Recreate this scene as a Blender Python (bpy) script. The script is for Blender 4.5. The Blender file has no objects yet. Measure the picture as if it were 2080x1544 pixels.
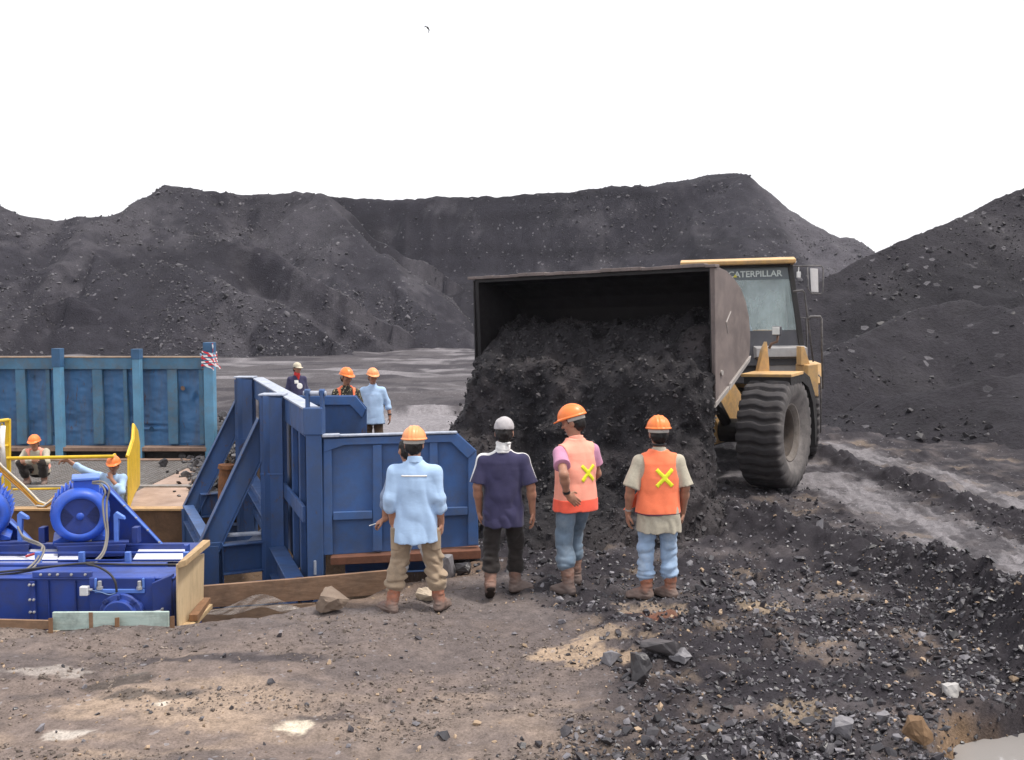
import bpy, bmesh, math, random
import numpy as np
from mathutils import Vector, Matrix
random.seed(11)
R = math.radians
scene = bpy.context.scene
COL = scene.collection

# ------------------------------------------------------------------ camera numbers
FPX, CXP, CYP, CAMZ = 2022.0, 1040.0, 772.0, 2.71
PITCH = math.atan(131.0 / FPX)
_cp, _sp = math.cos(PITCH), math.sin(PITCH)

def P(px, py, Y):
    """world point seen at photo pixel (px,py) at depth Y"""
    x = (px - CXP) / FPX
    v = -(py - CYP) / FPX
    dy, dz = v * _sp + _cp, v * _cp - _sp
    t = Y / dy
    return Vector((x * t, Y, CAMZ + dz * t))

def G(px, py, z=0.0):
    """world point on the level z seen at photo pixel"""
    x = (px - CXP) / FPX
    v = -(py - CYP) / FPX
    dy, dz = v * _sp + _cp, v * _cp - _sp
    t = (z - CAMZ) / dz
    return Vector((x * t, dy * t, z))

# ------------------------------------------------------------------ noise (numpy)
def _hash(i, j, k, seed):
    n = (i * 374761393 + j * 668265263 + k * 2147483647 + seed * 144665) & 0xFFFFFFFF
    n = ((n ^ (n >> 13)) * 1274126177) & 0xFFFFFFFF
    n = ((n ^ (n >> 16)) * 2246822519) & 0xFFFFFFFF
    return ((n ^ (n >> 15)) & 0xFFFF) / 65535.0

def vnoise(x, y, z, seed=0):
    x = np.asarray(x, dtype=np.float64); y = np.asarray(y, dtype=np.float64); z = np.asarray(z, dtype=np.float64)
    x, y, z = np.broadcast_arrays(x, y, z)
    xi, yi, zi = np.floor(x).astype(np.int64), np.floor(y).astype(np.int64), np.floor(z).astype(np.int64)
    u, v, w = x - xi, y - yi, z - zi
    u = u * u * (3 - 2 * u); v = v * v * (3 - 2 * v); w = w * w * (3 - 2 * w)
    def h(a, b, c): return _hash(xi + a, yi + b, zi + c, seed)
    x00 = h(0, 0, 0) * (1 - u) + h(1, 0, 0) * u
    x10 = h(0, 1, 0) * (1 - u) + h(1, 1, 0) * u
    x01 = h(0, 0, 1) * (1 - u) + h(1, 0, 1) * u
    x11 = h(0, 1, 1) * (1 - u) + h(1, 1, 1) * u
    return ((x00 * (1 - v) + x10 * v) * (1 - w) + (x01 * (1 - v) + x11 * v) * w) * 2 - 1

def vn2(x, y, seed=0):
    x = np.asarray(x, dtype=np.float64); y = np.asarray(y, dtype=np.float64)
    x, y = np.broadcast_arrays(x, y)
    xi, yi = np.floor(x).astype(np.int64), np.floor(y).astype(np.int64)
    u, v = x - xi, y - yi
    u = u * u * (3 - 2 * u); v = v * v * (3 - 2 * v)
    def h(a, b): return _hash(xi + a, yi + b, 7, seed)
    return ((h(0, 0) * (1 - u) + h(1, 0) * u) * (1 - v) + (h(0, 1) * (1 - u) + h(1, 1) * u) * v) * 2 - 1

def fbm2(x, y, oct=4, seed=0, gain=0.5):
    s, a, f = 0.0, 1.0, 1.0
    for o in range(oct):
        s = s + a * vn2(x * f + 17.3 * o, y * f - 9.1 * o, seed + o)
        a *= gain; f *= 2.03
    return s

def smooth(e0, e1, x):
    t = np.clip((x - e0) / (e1 - e0), 0, 1)
    return t * t * (3 - 2 * t)

# ------------------------------------------------------------------ mesh helpers
def fast_mesh(name, V, Fc, smooth_shade=True):
    V = np.ascontiguousarray(V, dtype=np.float32); Fc = np.ascontiguousarray(Fc, dtype=np.int32)
    me = bpy.data.meshes.new(name)
    n, m, k = len(V), len(Fc), Fc.shape[1]
    me.vertices.add(n); me.vertices.foreach_set('co', V.ravel())
    me.loops.add(m * k); me.loops.foreach_set('vertex_index', Fc.ravel())
    me.polygons.add(m); me.polygons.foreach_set('loop_start', np.arange(0, m * k, k, dtype=np.int32))
    me.update(calc_edges=True); me.validate()
    me.polygons.foreach_set('use_smooth', np.full(len(me.polygons), smooth_shade))
    return me

class MB:
    """collects simple solids into one mesh"""
    def __init__(s): s.v = []; s.f = []
    def add(s, V, Fs):
        o = len(s.v); s.v += [Vector(p) for p in V]; s.f += [tuple(i + o for i in f) for f in Fs]; return s
    def hexa(s, b):   # 8 corners: bottom 4 ccw, top 4 ccw
        return s.add(b, [(3, 2, 1, 0), (4, 5, 6, 7), (0, 1, 5, 4), (1, 2, 6, 5), (2, 3, 7, 6), (3, 0, 4, 7)])
    def box(s, c, size, M=None):
        c = Vector(c); x, y, z = [q / 2 for q in size]
        b = [Vector(q) for q in ((-x, -y, -z), (x, -y, -z), (x, y, -z), (-x, y, -z), (-x, -y, z), (x, -y, z), (x, y, z), (-x, y, z))]
        if M is not None: b = [M @ q for q in b]
        return s.hexa([c + q for q in b])
    def bb(s, x0, x1, y0, y1, z0, z1):
        return s.box(((x0 + x1) / 2, (y0 + y1) / 2, (z0 + z1) / 2), (abs(x1 - x0), abs(y1 - y0), abs(z1 - z0)))
    def bar(s, p, q, w, h, up=(0, 0, 1), roll=0):  # w across, h along 'up'
        p, q = Vector(p), Vector(q); d = q - p; L = d.length; d.normalize(); up = Vector(up)
        if abs(d.dot(up)) > .98: up = Vector((0, 1, 0))
        x = d.cross(up).normalized(); z = x.cross(d)
        M = Matrix((x, d, z)).transposed()
        return s.box((p + q) / 2, (w, L, h), M)
    def ibeam(s, p, q, w, h, t=.014, up=(0, 0, 1)):
        p, q = Vector(p), Vector(q); d = (q - p).normalized(); up = Vector(up)
        if abs(d.dot(up)) > .98: up = Vector((0, 1, 0))
        x = d.cross(up).normalized(); z = x.cross(d)
        s.bar(p + z * (h / 2 - t / 2), q + z * (h / 2 - t / 2), w, t, z)
        s.bar(p - z * (h / 2 - t / 2), q - z * (h / 2 - t / 2), w, t, z)
        s.bar(p, q, t, h - 2 * t - .001, z)
        return s
    def tube(s, pts, r, n=8, closed=False, cap=True):
        pts = [Vector(p) for p in pts]; m = len(pts); rs = r if isinstance(r, (list, tuple)) else [r] * m
        prev = None; V = []
        for i, p in enumerate(pts):
            d = (pts[min(i + 1, m - 1)] - pts[max(i - 1, 0)])
            if closed: d = pts[(i + 1) % m] - pts[i - 1]
            d.normalize()
            if prev is None:
                a = Vector((0, 0, 1)) if abs(d.z) < .9 else Vector((1, 0, 0))
                x = d.cross(a).normalized()
            else:
                x = (prev - d * prev.dot(d)).normalized()
            prev = x; y = d.cross(x)
            V += [p + (x * math.cos(2 * math.pi * j / n) + y * math.sin(2 * math.pi * j / n)) * rs[i] for j in range(n)]
        Fs = []
        for i in range(m if closed else m - 1):
            a, b = i * n, ((i + 1) % m) * n
            for j in range(n): Fs.append((a + j, a + (j + 1) % n, b + (j + 1) % n, b + j))
        if cap and not closed: Fs += [tuple(range(n - 1, -1, -1)), tuple(range((m - 1) * n, m * n))]
        return s.add(V, Fs)
    def lathe(s, prof, c, axis, n=32, cap=True):  # prof = [(r, t)] along axis
        c, ax = Vector(c), Vector(axis).normalized()
        a = Vector((0, 0, 1)) if abs(ax.z) < .9 else Vector((1, 0, 0))
        x = ax.cross(a).normalized(); y = ax.cross(x); V = []; Fs = []
        for r, t in prof:
            V += [c + ax * t + (x * math.cos(2 * math.pi * j / n) + y * math.sin(2 * math.pi * j / n)) * r for j in range(n)]
        for i in range(len(prof) - 1):
            for j in range(n): Fs.append((i * n + j, i * n + (j + 1) % n, (i + 1) * n + (j + 1) % n, (i + 1) * n + j))
        if cap: Fs += [tuple(range(n - 1, -1, -1)), tuple(range((len(prof) - 1) * n, len(prof) * n))]
        return s.add(V, Fs)
    def prism(s, poly, ex):  # poly: list of 3d points, ex: extrusion vector
        ex = Vector(ex); n = len(poly); V = [Vector(p) for p in poly] + [Vector(p) + ex for p in poly]
        Fs = [tuple(range(n - 1, -1, -1)), tuple(range(n, 2 * n))] + [(i, (i + 1) % n, n + (i + 1) % n, n + i) for i in range(n)]
        return s.add(V, Fs)
    def mesh(s, name, smooth_shade=False):
        me = bpy.data.meshes.new(name); me.from_pydata([tuple(p) for p in s.v], [], s.f); me.update()
        bm = bmesh.new(); bm.from_mesh(me); bmesh.ops.recalc_face_normals(bm, faces=bm.faces); bm.to_mesh(me); bm.free()
        if smooth_shade: me.polygons.foreach_set('use_smooth', [True] * len(me.polygons))
        return me

MW = {}
def world_of(o):
    M = Matrix.Identity(4)
    while o is not None:
        M = MW.get(o.name, Matrix.Identity(4)) @ M; o = o.parent
    return M

def obj(name, me, mat, parent=None, bev=0, smooth_shade=False, world=False, M=None):
    if isinstance(me, MB): me = me.mesh(name, smooth_shade)
    if world and parent is not None: me.transform(world_of(parent).inverted())
    o = bpy.data.objects.new(name, me); COL.objects.link(o)
    if mat is not None: me.materials.clear(); me.materials.append(mat)
    if parent is not None: o.parent = parent
    if M is not None: o.matrix_basis = M; MW[o.name] = M.copy()
    if bev:
        b = o.modifiers.new('bevel', 'BEVEL'); b.width = bev; b.segments = 2; b.limit_method = 'ANGLE'; b.angle_limit = R(40)
    return o

def tag(o, label=None, cat=None, group=None, kind=None):
    if label: o['label'] = label
    if cat: o['category'] = cat
    if group: o['group'] = group
    if kind: o['kind'] = kind
    return o

def thing(name, label, cat, loc=(0, 0, 0), rz=0, group=None, rx=0, ry=0):
    o = bpy.data.objects.new(name, None); COL.objects.link(o); o.empty_display_size = .2
    o.location = loc; o.rotation_euler = (rx, ry, rz)
    MW[o.name] = Matrix.Translation(Vector(loc)) @ Matrix.Rotation(rz, 4, 'Z') @ Matrix.Rotation(ry, 4, 'Y') @ Matrix.Rotation(rx, 4, 'X')
    return tag(o, label, cat, group)

# ------------------------------------------------------------------ materials
def new_mat(name):
    m = bpy.data.materials.new(name); m.use_nodes = True
    nt = m.node_tree; return m, nt, nt.nodes['Principled BSDF']

def N(nt, typ, **kw):
    n = nt.nodes.new(typ)
    for k, v in kw.items():
        if k in n.inputs: n.inputs[k].default_value = v
        else: setattr(n, k, v)
    return n

def ramp(nt, fac, stops, interp='LINEAR'):
    r = nt.nodes.new('ShaderNodeValToRGB'); r.color_ramp.interpolation = interp
    e = r.color_ramp.elements
    while len(e) < len(stops): e.new(.5)
    for i, (p, c) in enumerate(stops):
        e[i].position = p; e[i].color = (c[0], c[1], c[2], 1) if isinstance(c, (tuple, list)) else (c, c, c, 1)
    nt.links.new(fac, r.inputs[0]); return r.outputs[0]

def mix(nt, fac, a, b, mode='MIX'):
    n = nt.nodes.new('ShaderNodeMix'); n.data_type = 'RGBA'; n.blend_type = mode
    for s, v in ((0, fac), (6, a), (7, b)):
        if hasattr(v, 'is_linked'): nt.links.new(v, n.inputs[s])
        elif s == 0: n.inputs[0].default_value = v
        else: n.inputs[s].default_value = (v[0], v[1], v[2], 1) if isinstance(v, (tuple, list)) else (v, v, v, 1)
    return n.outputs[2]

def coords(nt, scale=(1, 1, 1), kind='Object'):
    t = nt.nodes.new('ShaderNodeTexCoord'); mp = nt.nodes.new('ShaderNodeMapping')
    mp.inputs['Scale'].default_value = scale
    nt.links.new(t.outputs[kind], mp.inputs[0]); return mp.outputs[0]

def noise_tex(nt, vec, scale, detail=4, rough=.55, dist=0):
    n = N(nt, 'ShaderNodeTexNoise', Scale=scale, Detail=detail, Roughness=rough, Distortion=dist)
    nt.links.new(vec, n.inputs['Vector']); return n.outputs['Fac']

def bump(nt, bsdf, h, strength, dist=.02):
    b = N(nt, 'ShaderNodeBump', Strength=strength, Distance=dist)
    nt.links.new(h, b.inputs['Height']); nt.links.new(b.outputs[0], bsdf.inputs['Normal'])

def paint(name, col, dirt=(.09, .075, .065), amt=.5, scale=3, rough=.5, var=.25, bumps=.15, stretch=(1, 1, 1), rust=None, spec=.4, metal=0, fine=30):
    """painted / worn surface: broad tone variation, dirt patches, optional rust spots, fine bump"""
    m, nt, b = new_mat(name)
    v = coords(nt, stretch)
    n1 = noise_tex(nt, v, scale, 5, .6)
    c = mix(nt, ramp(nt, n1, [(.3, 0), (.7, 1)]), tuple(q * (1 - var) for q in col), tuple(min(1, q * (1 + var)) for q in col))
    n2 = noise_tex(nt, v, scale * 2.7, 8, .7, .4)
    f = ramp(nt, n2, [(.60 - .22 * amt, 0), (.78, amt)])
    c = mix(nt, f, c, dirt)
    if rust:
        n3 = noise_tex(nt, v, scale * 4.3, 6, .7, .8)
        c = mix(nt, ramp(nt, n3, [(.60, 0), (.68, .9)]), c, rust)
    nt.links.new(c, b.inputs['Base Color'])
    nt.links.new(ramp(nt, n2, [(.3, rough * .8), (.75, min(1, rough * 1.35))]), b.inputs['Roughness'])
    b.inputs['Specular IOR Level'].default_value = spec; b.inputs['Metallic'].default_value = metal
    if bumps: bump(nt, b, noise_tex(nt, v, fine, 6, .6), bumps, .01)
    return m

def cloth(name, col, var=.18, scale=9, rough=.9, dirt=None, amt=.3, weave=260):
    m, nt, b = new_mat(name); v = coords(nt)
    n1 = noise_tex(nt, v, scale, 5, .6)
    c = mix(nt, ramp(nt, n1, [(.3, 0), (.7, 1)]), tuple(q * (1 - var) for q in col), tuple(min(1, q * (1 + var)) for q in col))
    if dirt:
        c = mix(nt, ramp(nt, noise_tex(nt, v, scale * .6, 6, .7), [(.5, 0), (.72, amt)]), c, dirt)
    nt.links.new(c, b.inputs['Base Color']); b.inputs['Roughness'].default_value = rough
    b.inputs['Specular IOR Level'].default_value = .15; b.inputs['Sheen Weight'].default_value = .15
    vs = coords(nt, (1, 1, 2.2))
    bump(nt, b, noise_tex(nt, vs, 17, 3, .5, .6), .16, .012)
    return m

def plain(name, col, rough=.5, spec=.4, metal=0):
    m, nt, b = new_mat(name); v = coords(nt)
    n1 = noise_tex(nt, v, 14, 4, .6)
    c = mix(nt, n1, tuple(q * .82 for q in col), tuple(min(1, q * 1.15) for q in col))
    nt.links.new(c, b.inputs['Base Color']); b.inputs['Roughness'].default_value = rough
    b.inputs['Specular IOR Level'].default_value = spec; b.inputs['Metallic'].default_value = metal
    return m
# ------------------------------------------------------------------ implicit bodies (people, clothes, animals)
class Vol:
    def __init__(s, lo, hi, h):
        s.lo = np.array(lo, float); s.h = h
        n = np.ceil((np.array(hi, float) - s.lo) / h).astype(int) + 1
        s.f = np.full(n, .15, np.float32)
        s.x, s.y, s.z = [s.lo[i] + h * np.arange(n[i]) for i in range(3)]
    def region(s, lo, hi):
        a = np.maximum(np.floor((np.array(lo) - s.lo) / s.h).astype(int), 0)
        b = np.minimum(np.ceil((np.array(hi) - s.lo) / s.h).astype(int) + 1, s.f.shape)
        return tuple(slice(int(i), int(max(i, j))) for i, j in zip(a, b))
    def put(s, fn, lo, hi, k=.01, sub=False):
        m = k + .03
        r = s.region(np.array(lo) - m, np.array(hi) + m)
        F0 = s.f[r]
        if F0.size == 0: return s
        d = fn(s.x[r[0]][:, None, None], s.y[r[1]][None, :, None], s.z[r[2]][None, None, :])
        if sub:
            s.f[r] = np.maximum(F0, -d)
        else:
            hh = np.maximum(k - np.abs(F0 - d), 0) / max(k, 1e-6)
            s.f[r] = np.minimum(F0, d) - hh * hh * k * .25
        return s
    def cap(s, a, b, ra, rb=None, k=.01, fl=None, flat=False):
        a, b = np.array(a, float), np.array(b, float); rb = ra if rb is None else rb
        ab = b - a; L2 = max(float(ab @ ab), 1e-9); rm = max(ra, rb)
        def fn(x, y, z):
            px, py, pz = x - a[0], y - a[1], z - a[2]
            t = np.clip((px * ab[0] + py * ab[1] + pz * ab[2]) / L2, 0, 1)
            dx, dy, dz = px - t * ab[0], py - t * ab[1], pz - t * ab[2]
            if fl: dx, dy, dz = dx / fl[0], dy / fl[1], dz / fl[2]
            d = np.sqrt(dx * dx + dy * dy + dz * dz) - (ra + (rb - ra) * t)
            return np.maximum(d, (px * ab[0] + py * ab[1] + pz * ab[2]) / L2 ** .5 - L2 ** .5) if flat else d
        e = rm * (max(fl) if fl else 1)
        return s.put(fn, np.minimum(a, b) - e, np.maximum(a, b) + e, k)
    def ell(s, c, r, M=None, k=.01, sub=False):
        c, r = np.array(c, float), np.array(r, float)
        Mi = np.array(M.to_3x3().inverted()) if M is not None else np.eye(3)
        def fn(x, y, z):
            px, py, pz = x - c[0], y - c[1], z - c[2]
            q = [Mi[i][0] * px + Mi[i][1] * py + Mi[i][2] * pz for i in range(3)]
            k0 = np.sqrt(sum((q[i] / r[i]) ** 2 for i in range(3)))
            k1 = np.sqrt(sum((q[i] / r[i] ** 2) ** 2 for i in range(3))) + 1e-6
            return k0 * (k0 - 1) / k1
        e = r.max()
        return s.put(fn, c - e, c + e, k, sub)
    def loft(s, M, sec, k=.02, p=2.4, grow=0):
        """elliptic cross-sections (t, rx, ry, cy) along the z axis of frame M (4x4)"""
        Mi = np.array(M.inverted()); S = np.array(sorted(sec)); t0, t1 = S[0, 0], S[-1, 0]
        org = np.array(M.translation); zx = np.array(M.to_3x3().col[2])
        e = max(S[:, 1].max(), S[:, 2].max() + np.abs(S[:, 3]).max()) + grow
        lo = np.minimum(org + zx * t0, org + zx * t1) - e; hi = np.maximum(org + zx * t0, org + zx * t1) + e
        def fn(x, y, z):
            q = [Mi[i][0] * x + Mi[i][1] * y + Mi[i][2] * z + Mi[i][3] for i in range(3)]
            t = np.clip(q[2], t0, t1)
            rx = np.interp(t, S[:, 0], S[:, 1]) + grow; ry = np.interp(t, S[:, 0], S[:, 2]) + grow; cy = np.interp(t, S[:, 0], S[:, 3])
            d = (((np.abs(q[0]) / rx) ** p + (np.abs(q[1] - cy) / ry) ** p) ** (1 / p) - 1) * np.minimum(rx, ry)
            dz = np.maximum(t0 - grow - q[2], q[2] - t1 - grow)
            return np.maximum(d, dz)
        return s.put(fn, lo, hi, k)
    def cut(s, fn):   # keep where fn < 0
        s.f = np.maximum(s.f, fn(s.x[:, None, None], s.y[None, :, None], s.z[None, None, :])).astype(np.float32); return s
    def wrinkle(s, amp, sc, seed=0, wgt=None):
        m = np.nonzero(np.abs(s.f) < .035)
        x, y, z = s.x[m[0]], s.y[m[1]], s.z[m[2]]
        w = 1 if wgt is None else wgt(x, y, z)
        q = 1.1 * vnoise(x * 3, y * 3, z * 3, seed + 5)
        n = .45 - 1.5 * np.abs(vnoise(x * sc[0] + q, y * sc[1] + q, z * sc[2] + 1.6 * q, seed)) + .5 * vnoise(x * sc[0] * 1.9, y * sc[1] * 1.9, z * sc[2] * 1.9 + q, seed + 1)
        s.f[m] += (amp * n * w).astype(np.float32); return s
    def surf(s):
        f, h = s.f, s.h; sg = f < 0
        sg[[0, -1]] = False; sg[:, [0, -1]] = False; sg[:, :, [0, -1]] = False
        c = np.zeros(np.array(f.shape) - 1, np.int8)
        offs = [(i, j, k) for i in (0, 1) for j in (0, 1) for k in (0, 1)]
        nx, ny, nz = c.shape
        for i, j, k in offs: c += sg[i:i + nx, j:j + ny, k:k + nz]
        ids = np.argwhere((c > 0) & (c < 8)); idx = np.full(c.shape, -1, np.int32); idx[tuple(ids.T)] = np.arange(len(ids))
        Pn = np.zeros((len(ids), 3)); Cn = np.zeros(len(ids))
        for a in offs:
            for ax in range(3):
                if a[ax]: continue
                b = list(a); b[ax] = 1
                ia = tuple((ids + a).T); ib = tuple((ids + b).T)
                fa, fb = f[ia], f[ib]; m = sg[ia] != sg[ib]
                t = np.clip(fa / np.where(fa == fb, 1e-9, fa - fb), 0, 1)
                q = np.zeros((len(ids), 3)) + np.array(a); q[:, ax] += t
                Pn[m] += q[m]; Cn[m] += 1
        V = (ids + Pn / np.maximum(Cn, 1)[:, None]) * h + s.lo
        Q = []
        for ax in range(3):
            u, v = (ax + 1) % 3, (ax + 2) % 3
            sl0 = [slice(1, -1)] * 3; sl1 = [slice(1, -1)] * 3
            sl0[ax] = slice(0, -1); sl1[ax] = slice(1, None)
            A, B = sg[tuple(sl0)], sg[tuple(sl1)]
            e = np.argwhere(A != B); fl = A[tuple(e.T)]
            e = e + 1; e[:, ax] -= 1
            def cell(du, dv):
                q = e.copy(); q[:, u] += du; q[:, v] += dv; return idx[tuple(q.T)]
            q = np.stack([cell(-1, -1), cell(0, -1), cell(0, 0), cell(-1, 0)], 1)
            q[~fl] = q[~fl][:, ::-1]; Q.append(q)
        Q = np.concatenate(Q); Q = Q[(Q >= 0).all(1)]
        return V, Q
    def mesh(s, name):
        V, Q = s.surf(); return fast_mesh(name, V, Q)

def frame(o, z, xh):
    z = Vector(z).normalized(); x = Vector(xh); x = (x - z * x.dot(z)).normalized(); y = z.cross(x)
    M = Matrix((x, y, z)).transposed().to_4x4(); M.translation = Vector(o); return M

def hand(v, w, d, n, side, curl=.35, thumb=1.0, k=.005, sc=1.0):
    w, d, n = Vector(w), Vector(d).normalized(), Vector(n)
    n = (n - d * n.dot(d)).normalized(); t = n.cross(d) * side
    M = Matrix((t, d, n)).transposed()
    v.cap(w - d * .02, w + d * .03, .025 * sc, .024 * sc, k=.012)
    v.ell(w + d * .058 * sc, (.041 * sc, .055 * sc, .019 * sc), M, k=.012)
    for i, (off, L) in enumerate(((.030, .072), (.0105, .082), (-.0095, .076), (-.029, .060))):
        p = w + d * ((.092 - abs(i - 1.3) * .004) * sc) + t * (off * sc); a = curl * (1 + .12 * i)
        dd = d + t * (off * 1.2); dd.normalize(); ang = a * .6
        for j, f_ in enumerate((.45, .32, .23)):
            q = p + (dd * math.cos(ang) + n * math.sin(ang)) * (L * f_ * sc)
            v.cap(p, q, (.0098 - .001 * j) * sc, (.0090 - .001 * j) * sc, k=k); p = q; ang += a
    p = w + d * .028 * sc + t * .03 * sc
    q = p + (d * .62 + t * .7 * thumb + n * .35).normalized() * .042 * sc
    v.cap(p, q, .0125 * sc, .0108 * sc, k=.008)
    r = q + (d * .9 + t * .25 * thumb + n * .4).normalized() * .034 * sc
    v.cap(q, r, .0105 * sc, .0085 * sc, k=k)

SHIRT = [(-.26, .212, .150, .0), (-.1, .202, .142, 0), (.1, .184, .124, 0), (.24, .190, .120, 0), (.32, .187, .110, 0), (.375, .155, .094, -.005), (.42, .105, .078, 0), (.455, .075, .068, .003), (.475, .067, .066, .005)]
BODY = [(-.1, .165, .11, 0), (.1, .145, .095, 0), (.25, .165, .1, 0), (.33, .15, .09, 0), (.38, .11, .07, 0), (.42, .065, .058, 0), (.46, .05, .052, 0)]

def defaults(J):
    D = dict(pelvis=(0, 0, .88), neck=(0, -.005, 1.36), head=(0, .02, 1.515), hy=0, hp=0, xh=(1, 0, 0))
    for s_, sg in (('l', -1), ('r', 1)):
        D.update({'sh_' + s_: (sg * .168, -.01, 1.262), 'el_' + s_: (sg * .225, -.04, 1.03), 'wr_' + s_: (sg * .235, .01, .79),
                  'hd_' + s_: (0, .1, -1), 'hn_' + s_: (-sg, .1, 0), 'hc_' + s_: .35,
                  'hip_' + s_: (sg * .085, 0, .86), 'kn_' + s_: (sg * .10, .02, .47), 'an_' + s_: (sg * .11, -.02, .09), 'ty_' + s_: -sg * .15, 'tp_' + s_: 0})
    D.update(J)
    return {k_: (Vector(v) if isinstance(v, tuple) else v) for k_, v in D.items()}

def person(label, loc, yaw, J=None, s=1.0, h=.006, hg=.008, shirt=None, trousers=None, boot=None, vest=None, hat=None, hair=None,
           sleeve='short', hem=-.26, collar=None, face=False, boots=True, group=None, extra=None, tuck=.14, girth=1.0, seed=0, fit=1.0, wr=1.0, hat_tilt=(0, 0), sl_len=.82, sl_rad=.076):
    D = defaults(J or {})
    lo = np.min([np.array(v) for k_, v in D.items() if isinstance(v, Vector) and k_[:2] not in ('hd', 'hn', 'xh')], 0) - .26
    hi = np.max([np.array(v) for k_, v in D.items() if isinstance(v, Vector) and k_[:2] not in ('hd', 'hn', 'xh')], 0) + .26
    TM = frame(D['pelvis'], D['neck'] - D['pelvis'], D['xh'])
    tl = (D['neck'] - D['pelvis']).length / .48
    HM = Matrix.Translation(D['head']) @ Matrix.Rotation(D['hy'], 4, 'Z') @ Matrix.Rotation(D['hp'], 4, 'X')
    H3 = HM.to_3x3()
    sec = lambda S_, g=1: [(t * tl, rx * g, ry * g, cy) for t, rx, ry, cy in S_]
    hp_ = lambda q: HM @ Vector(q)
    # ---- body: one continuous surface
    v = Vol(lo, hi, h)
    v.loft(TM, sec(BODY), k=.03)
    v.cap(D['neck'] - Vector((0, 0, .04)), D['head'] - Vector((0, .015, .03)), .054, .05, k=.03)
    v.ell(hp_((0, 0, .022)), (.074, .094, .095), HM, k=.02)
    v.ell(hp_((0, .022, -.05)), (.056, .066, .06), HM, k=.03)
    v.ell(hp_((0, .066, -.088)), (.026, .022, .02), HM, k=.025)
    v.cap(hp_((0, .088, .012)), hp_((0, .107, -.022)), .009, .0145, k=.014)
    v.ell(hp_((0, .083, .032)), (.05, .014, .010), HM, k=.015)          # brow
    v.ell(hp_((0, .088, -.052)), (.024, .012, .009), HM, k=.008)        # lips
    for sg in (-1, 1):
        v.ell(hp_((sg * .077, -.008, -.012)), (.011, .024, .034), HM, k=.008)
        v.ell(hp_((sg * .046, .064, -.02)), (.022, .02, .022), HM, k=.02)
    for s_, sg in (('l', -1), ('r', 1)):
        sh, el, wr_, an, kn, hp0 = [D[q + s_] for q in ('sh_', 'el_', 'wr_', 'an_', 'kn_', 'hip_')]
        v.cap(TM @ Vector((sg * .09, 0, .375 * tl)), sh, .042, .040, k=.04)
        v.cap(sh, el, .042, .038, k=.03); v.cap(el, el.lerp(wr_, .35), .040, .041, k=.02); v.cap(el.lerp(wr_, .3), wr_, .041, .027, k=.02)
        hand(v, wr_, D['hd_' + s_], D['hn_' + s_], sg, D['hc_' + s_])
        v.cap(hp0, kn, .085, .058, k=.04); v.cap(kn, an, .056, .038, k=.03)
        v.cap(an, an + Vector((math.sin(-D['ty_' + s_]) * .1, math.cos(D['ty_' + s_]) * .1, -.04)), .036, .03, k=.02)
    body = obj('person', v.mesh('person'), M_SKIN)
    body.location = loc; body.rotation_euler = (0, 0, yaw); body.scale = (s, s, s)
    MW[body.name] = Matrix.Translation(Vector(loc)) @ Matrix.Rotation(yaw, 4, 'Z') @ Matrix.Scale(s, 4)
    tag(body, label, 'person', group)
    put = lambda nm, vol, mat: obj(nm, vol.mesh(nm) if isinstance(vol, Vol) else vol, mat, body)
    # ---- trousers
    if trousers:
        v = Vol(lo, hi, hg)
        top = [(-.13, .168, .12, 0), (0, .17, .118, 0), (.12, .155, .108, 0)]
        v.loft(TM, sec(top), k=.03)
        for s_, sg in (('l', -1), ('r', 1)):
            an, kn, hp0 = D['an_' + s_], D['kn_' + s_], D['hip_' + s_]
            e = an.lerp(kn, tuck / .38)
            v.cap(hp0, kn, .094 * fit, .077 * fit, k=.045); v.cap(kn, e, .077 * fit, .074 * fit, k=.03)
            v.cap(e.lerp(kn, .16), e, .078 * fit, .081 * fit, k=.02)
        kz = (D['kn_l'].z + D['kn_r'].z) / 2
        v.wrinkle(.009 * wr, (6, 6, 19), seed, lambda x, y, z: .35 + .95 * np.exp(-((z - kz + .12) / .22) ** 2))
        tv = v
    # ---- boots
    if boots and boot:
        for s_, sg in (('l', -1), ('r', 1)):
            an, kn = D['an_' + s_], D['kn_' + s_]
            BM = Matrix.Translation(an) @ Matrix.Rotation(D['ty_' + s_], 4, 'Z') @ Matrix.Rotation(-D['tp_' + s_], 4, 'X')
            up = BM.inverted() @ kn; up = up.normalized()
            def shape(g):
                b = Vol((-.13, -.2, -.12), (.13, .28, .3), .007 if h < .008 else .012)
                b.cap((0, -.035, -.045), (0, .06, -.045), .044 + g, .042 + g, k=.02)
                b.cap((0, .05, -.05), (.0, .145, -.052), .043 + g, .038 + g, k=.02, fl=(1.12, 1, 1))
                if g == 0:
                    b.cap((0, -.012, -.02), up * .215 + Vector((0, -.005, 0)), .048, .066, k=.03)
                    b.cap((0, .0, .0), (0, .10, -.03), .042, .03, k=.03)
                    b.wrinkle(.006, (14, 14, 38), seed + sg + 3)
                return b
            b = shape(0).cut(lambda x, y, z: -.082 - z + 0 * x)
            V, Q = b.surf(); me = fast_mesh('boot', V, Q); me.transform(BM); bo = obj('boot', me, boot, body)
            b = shape(.006).cut(lambda x, y, z: np.maximum(-.092 - z, z + .070 + .012 * (np.abs(y - .03) < .03)) + 0 * x)
            V, Q = b.surf(); me = fast_mesh('sole', V, Q); me.transform(BM); obj('sole', me, M_SOLE, bo)
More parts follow.
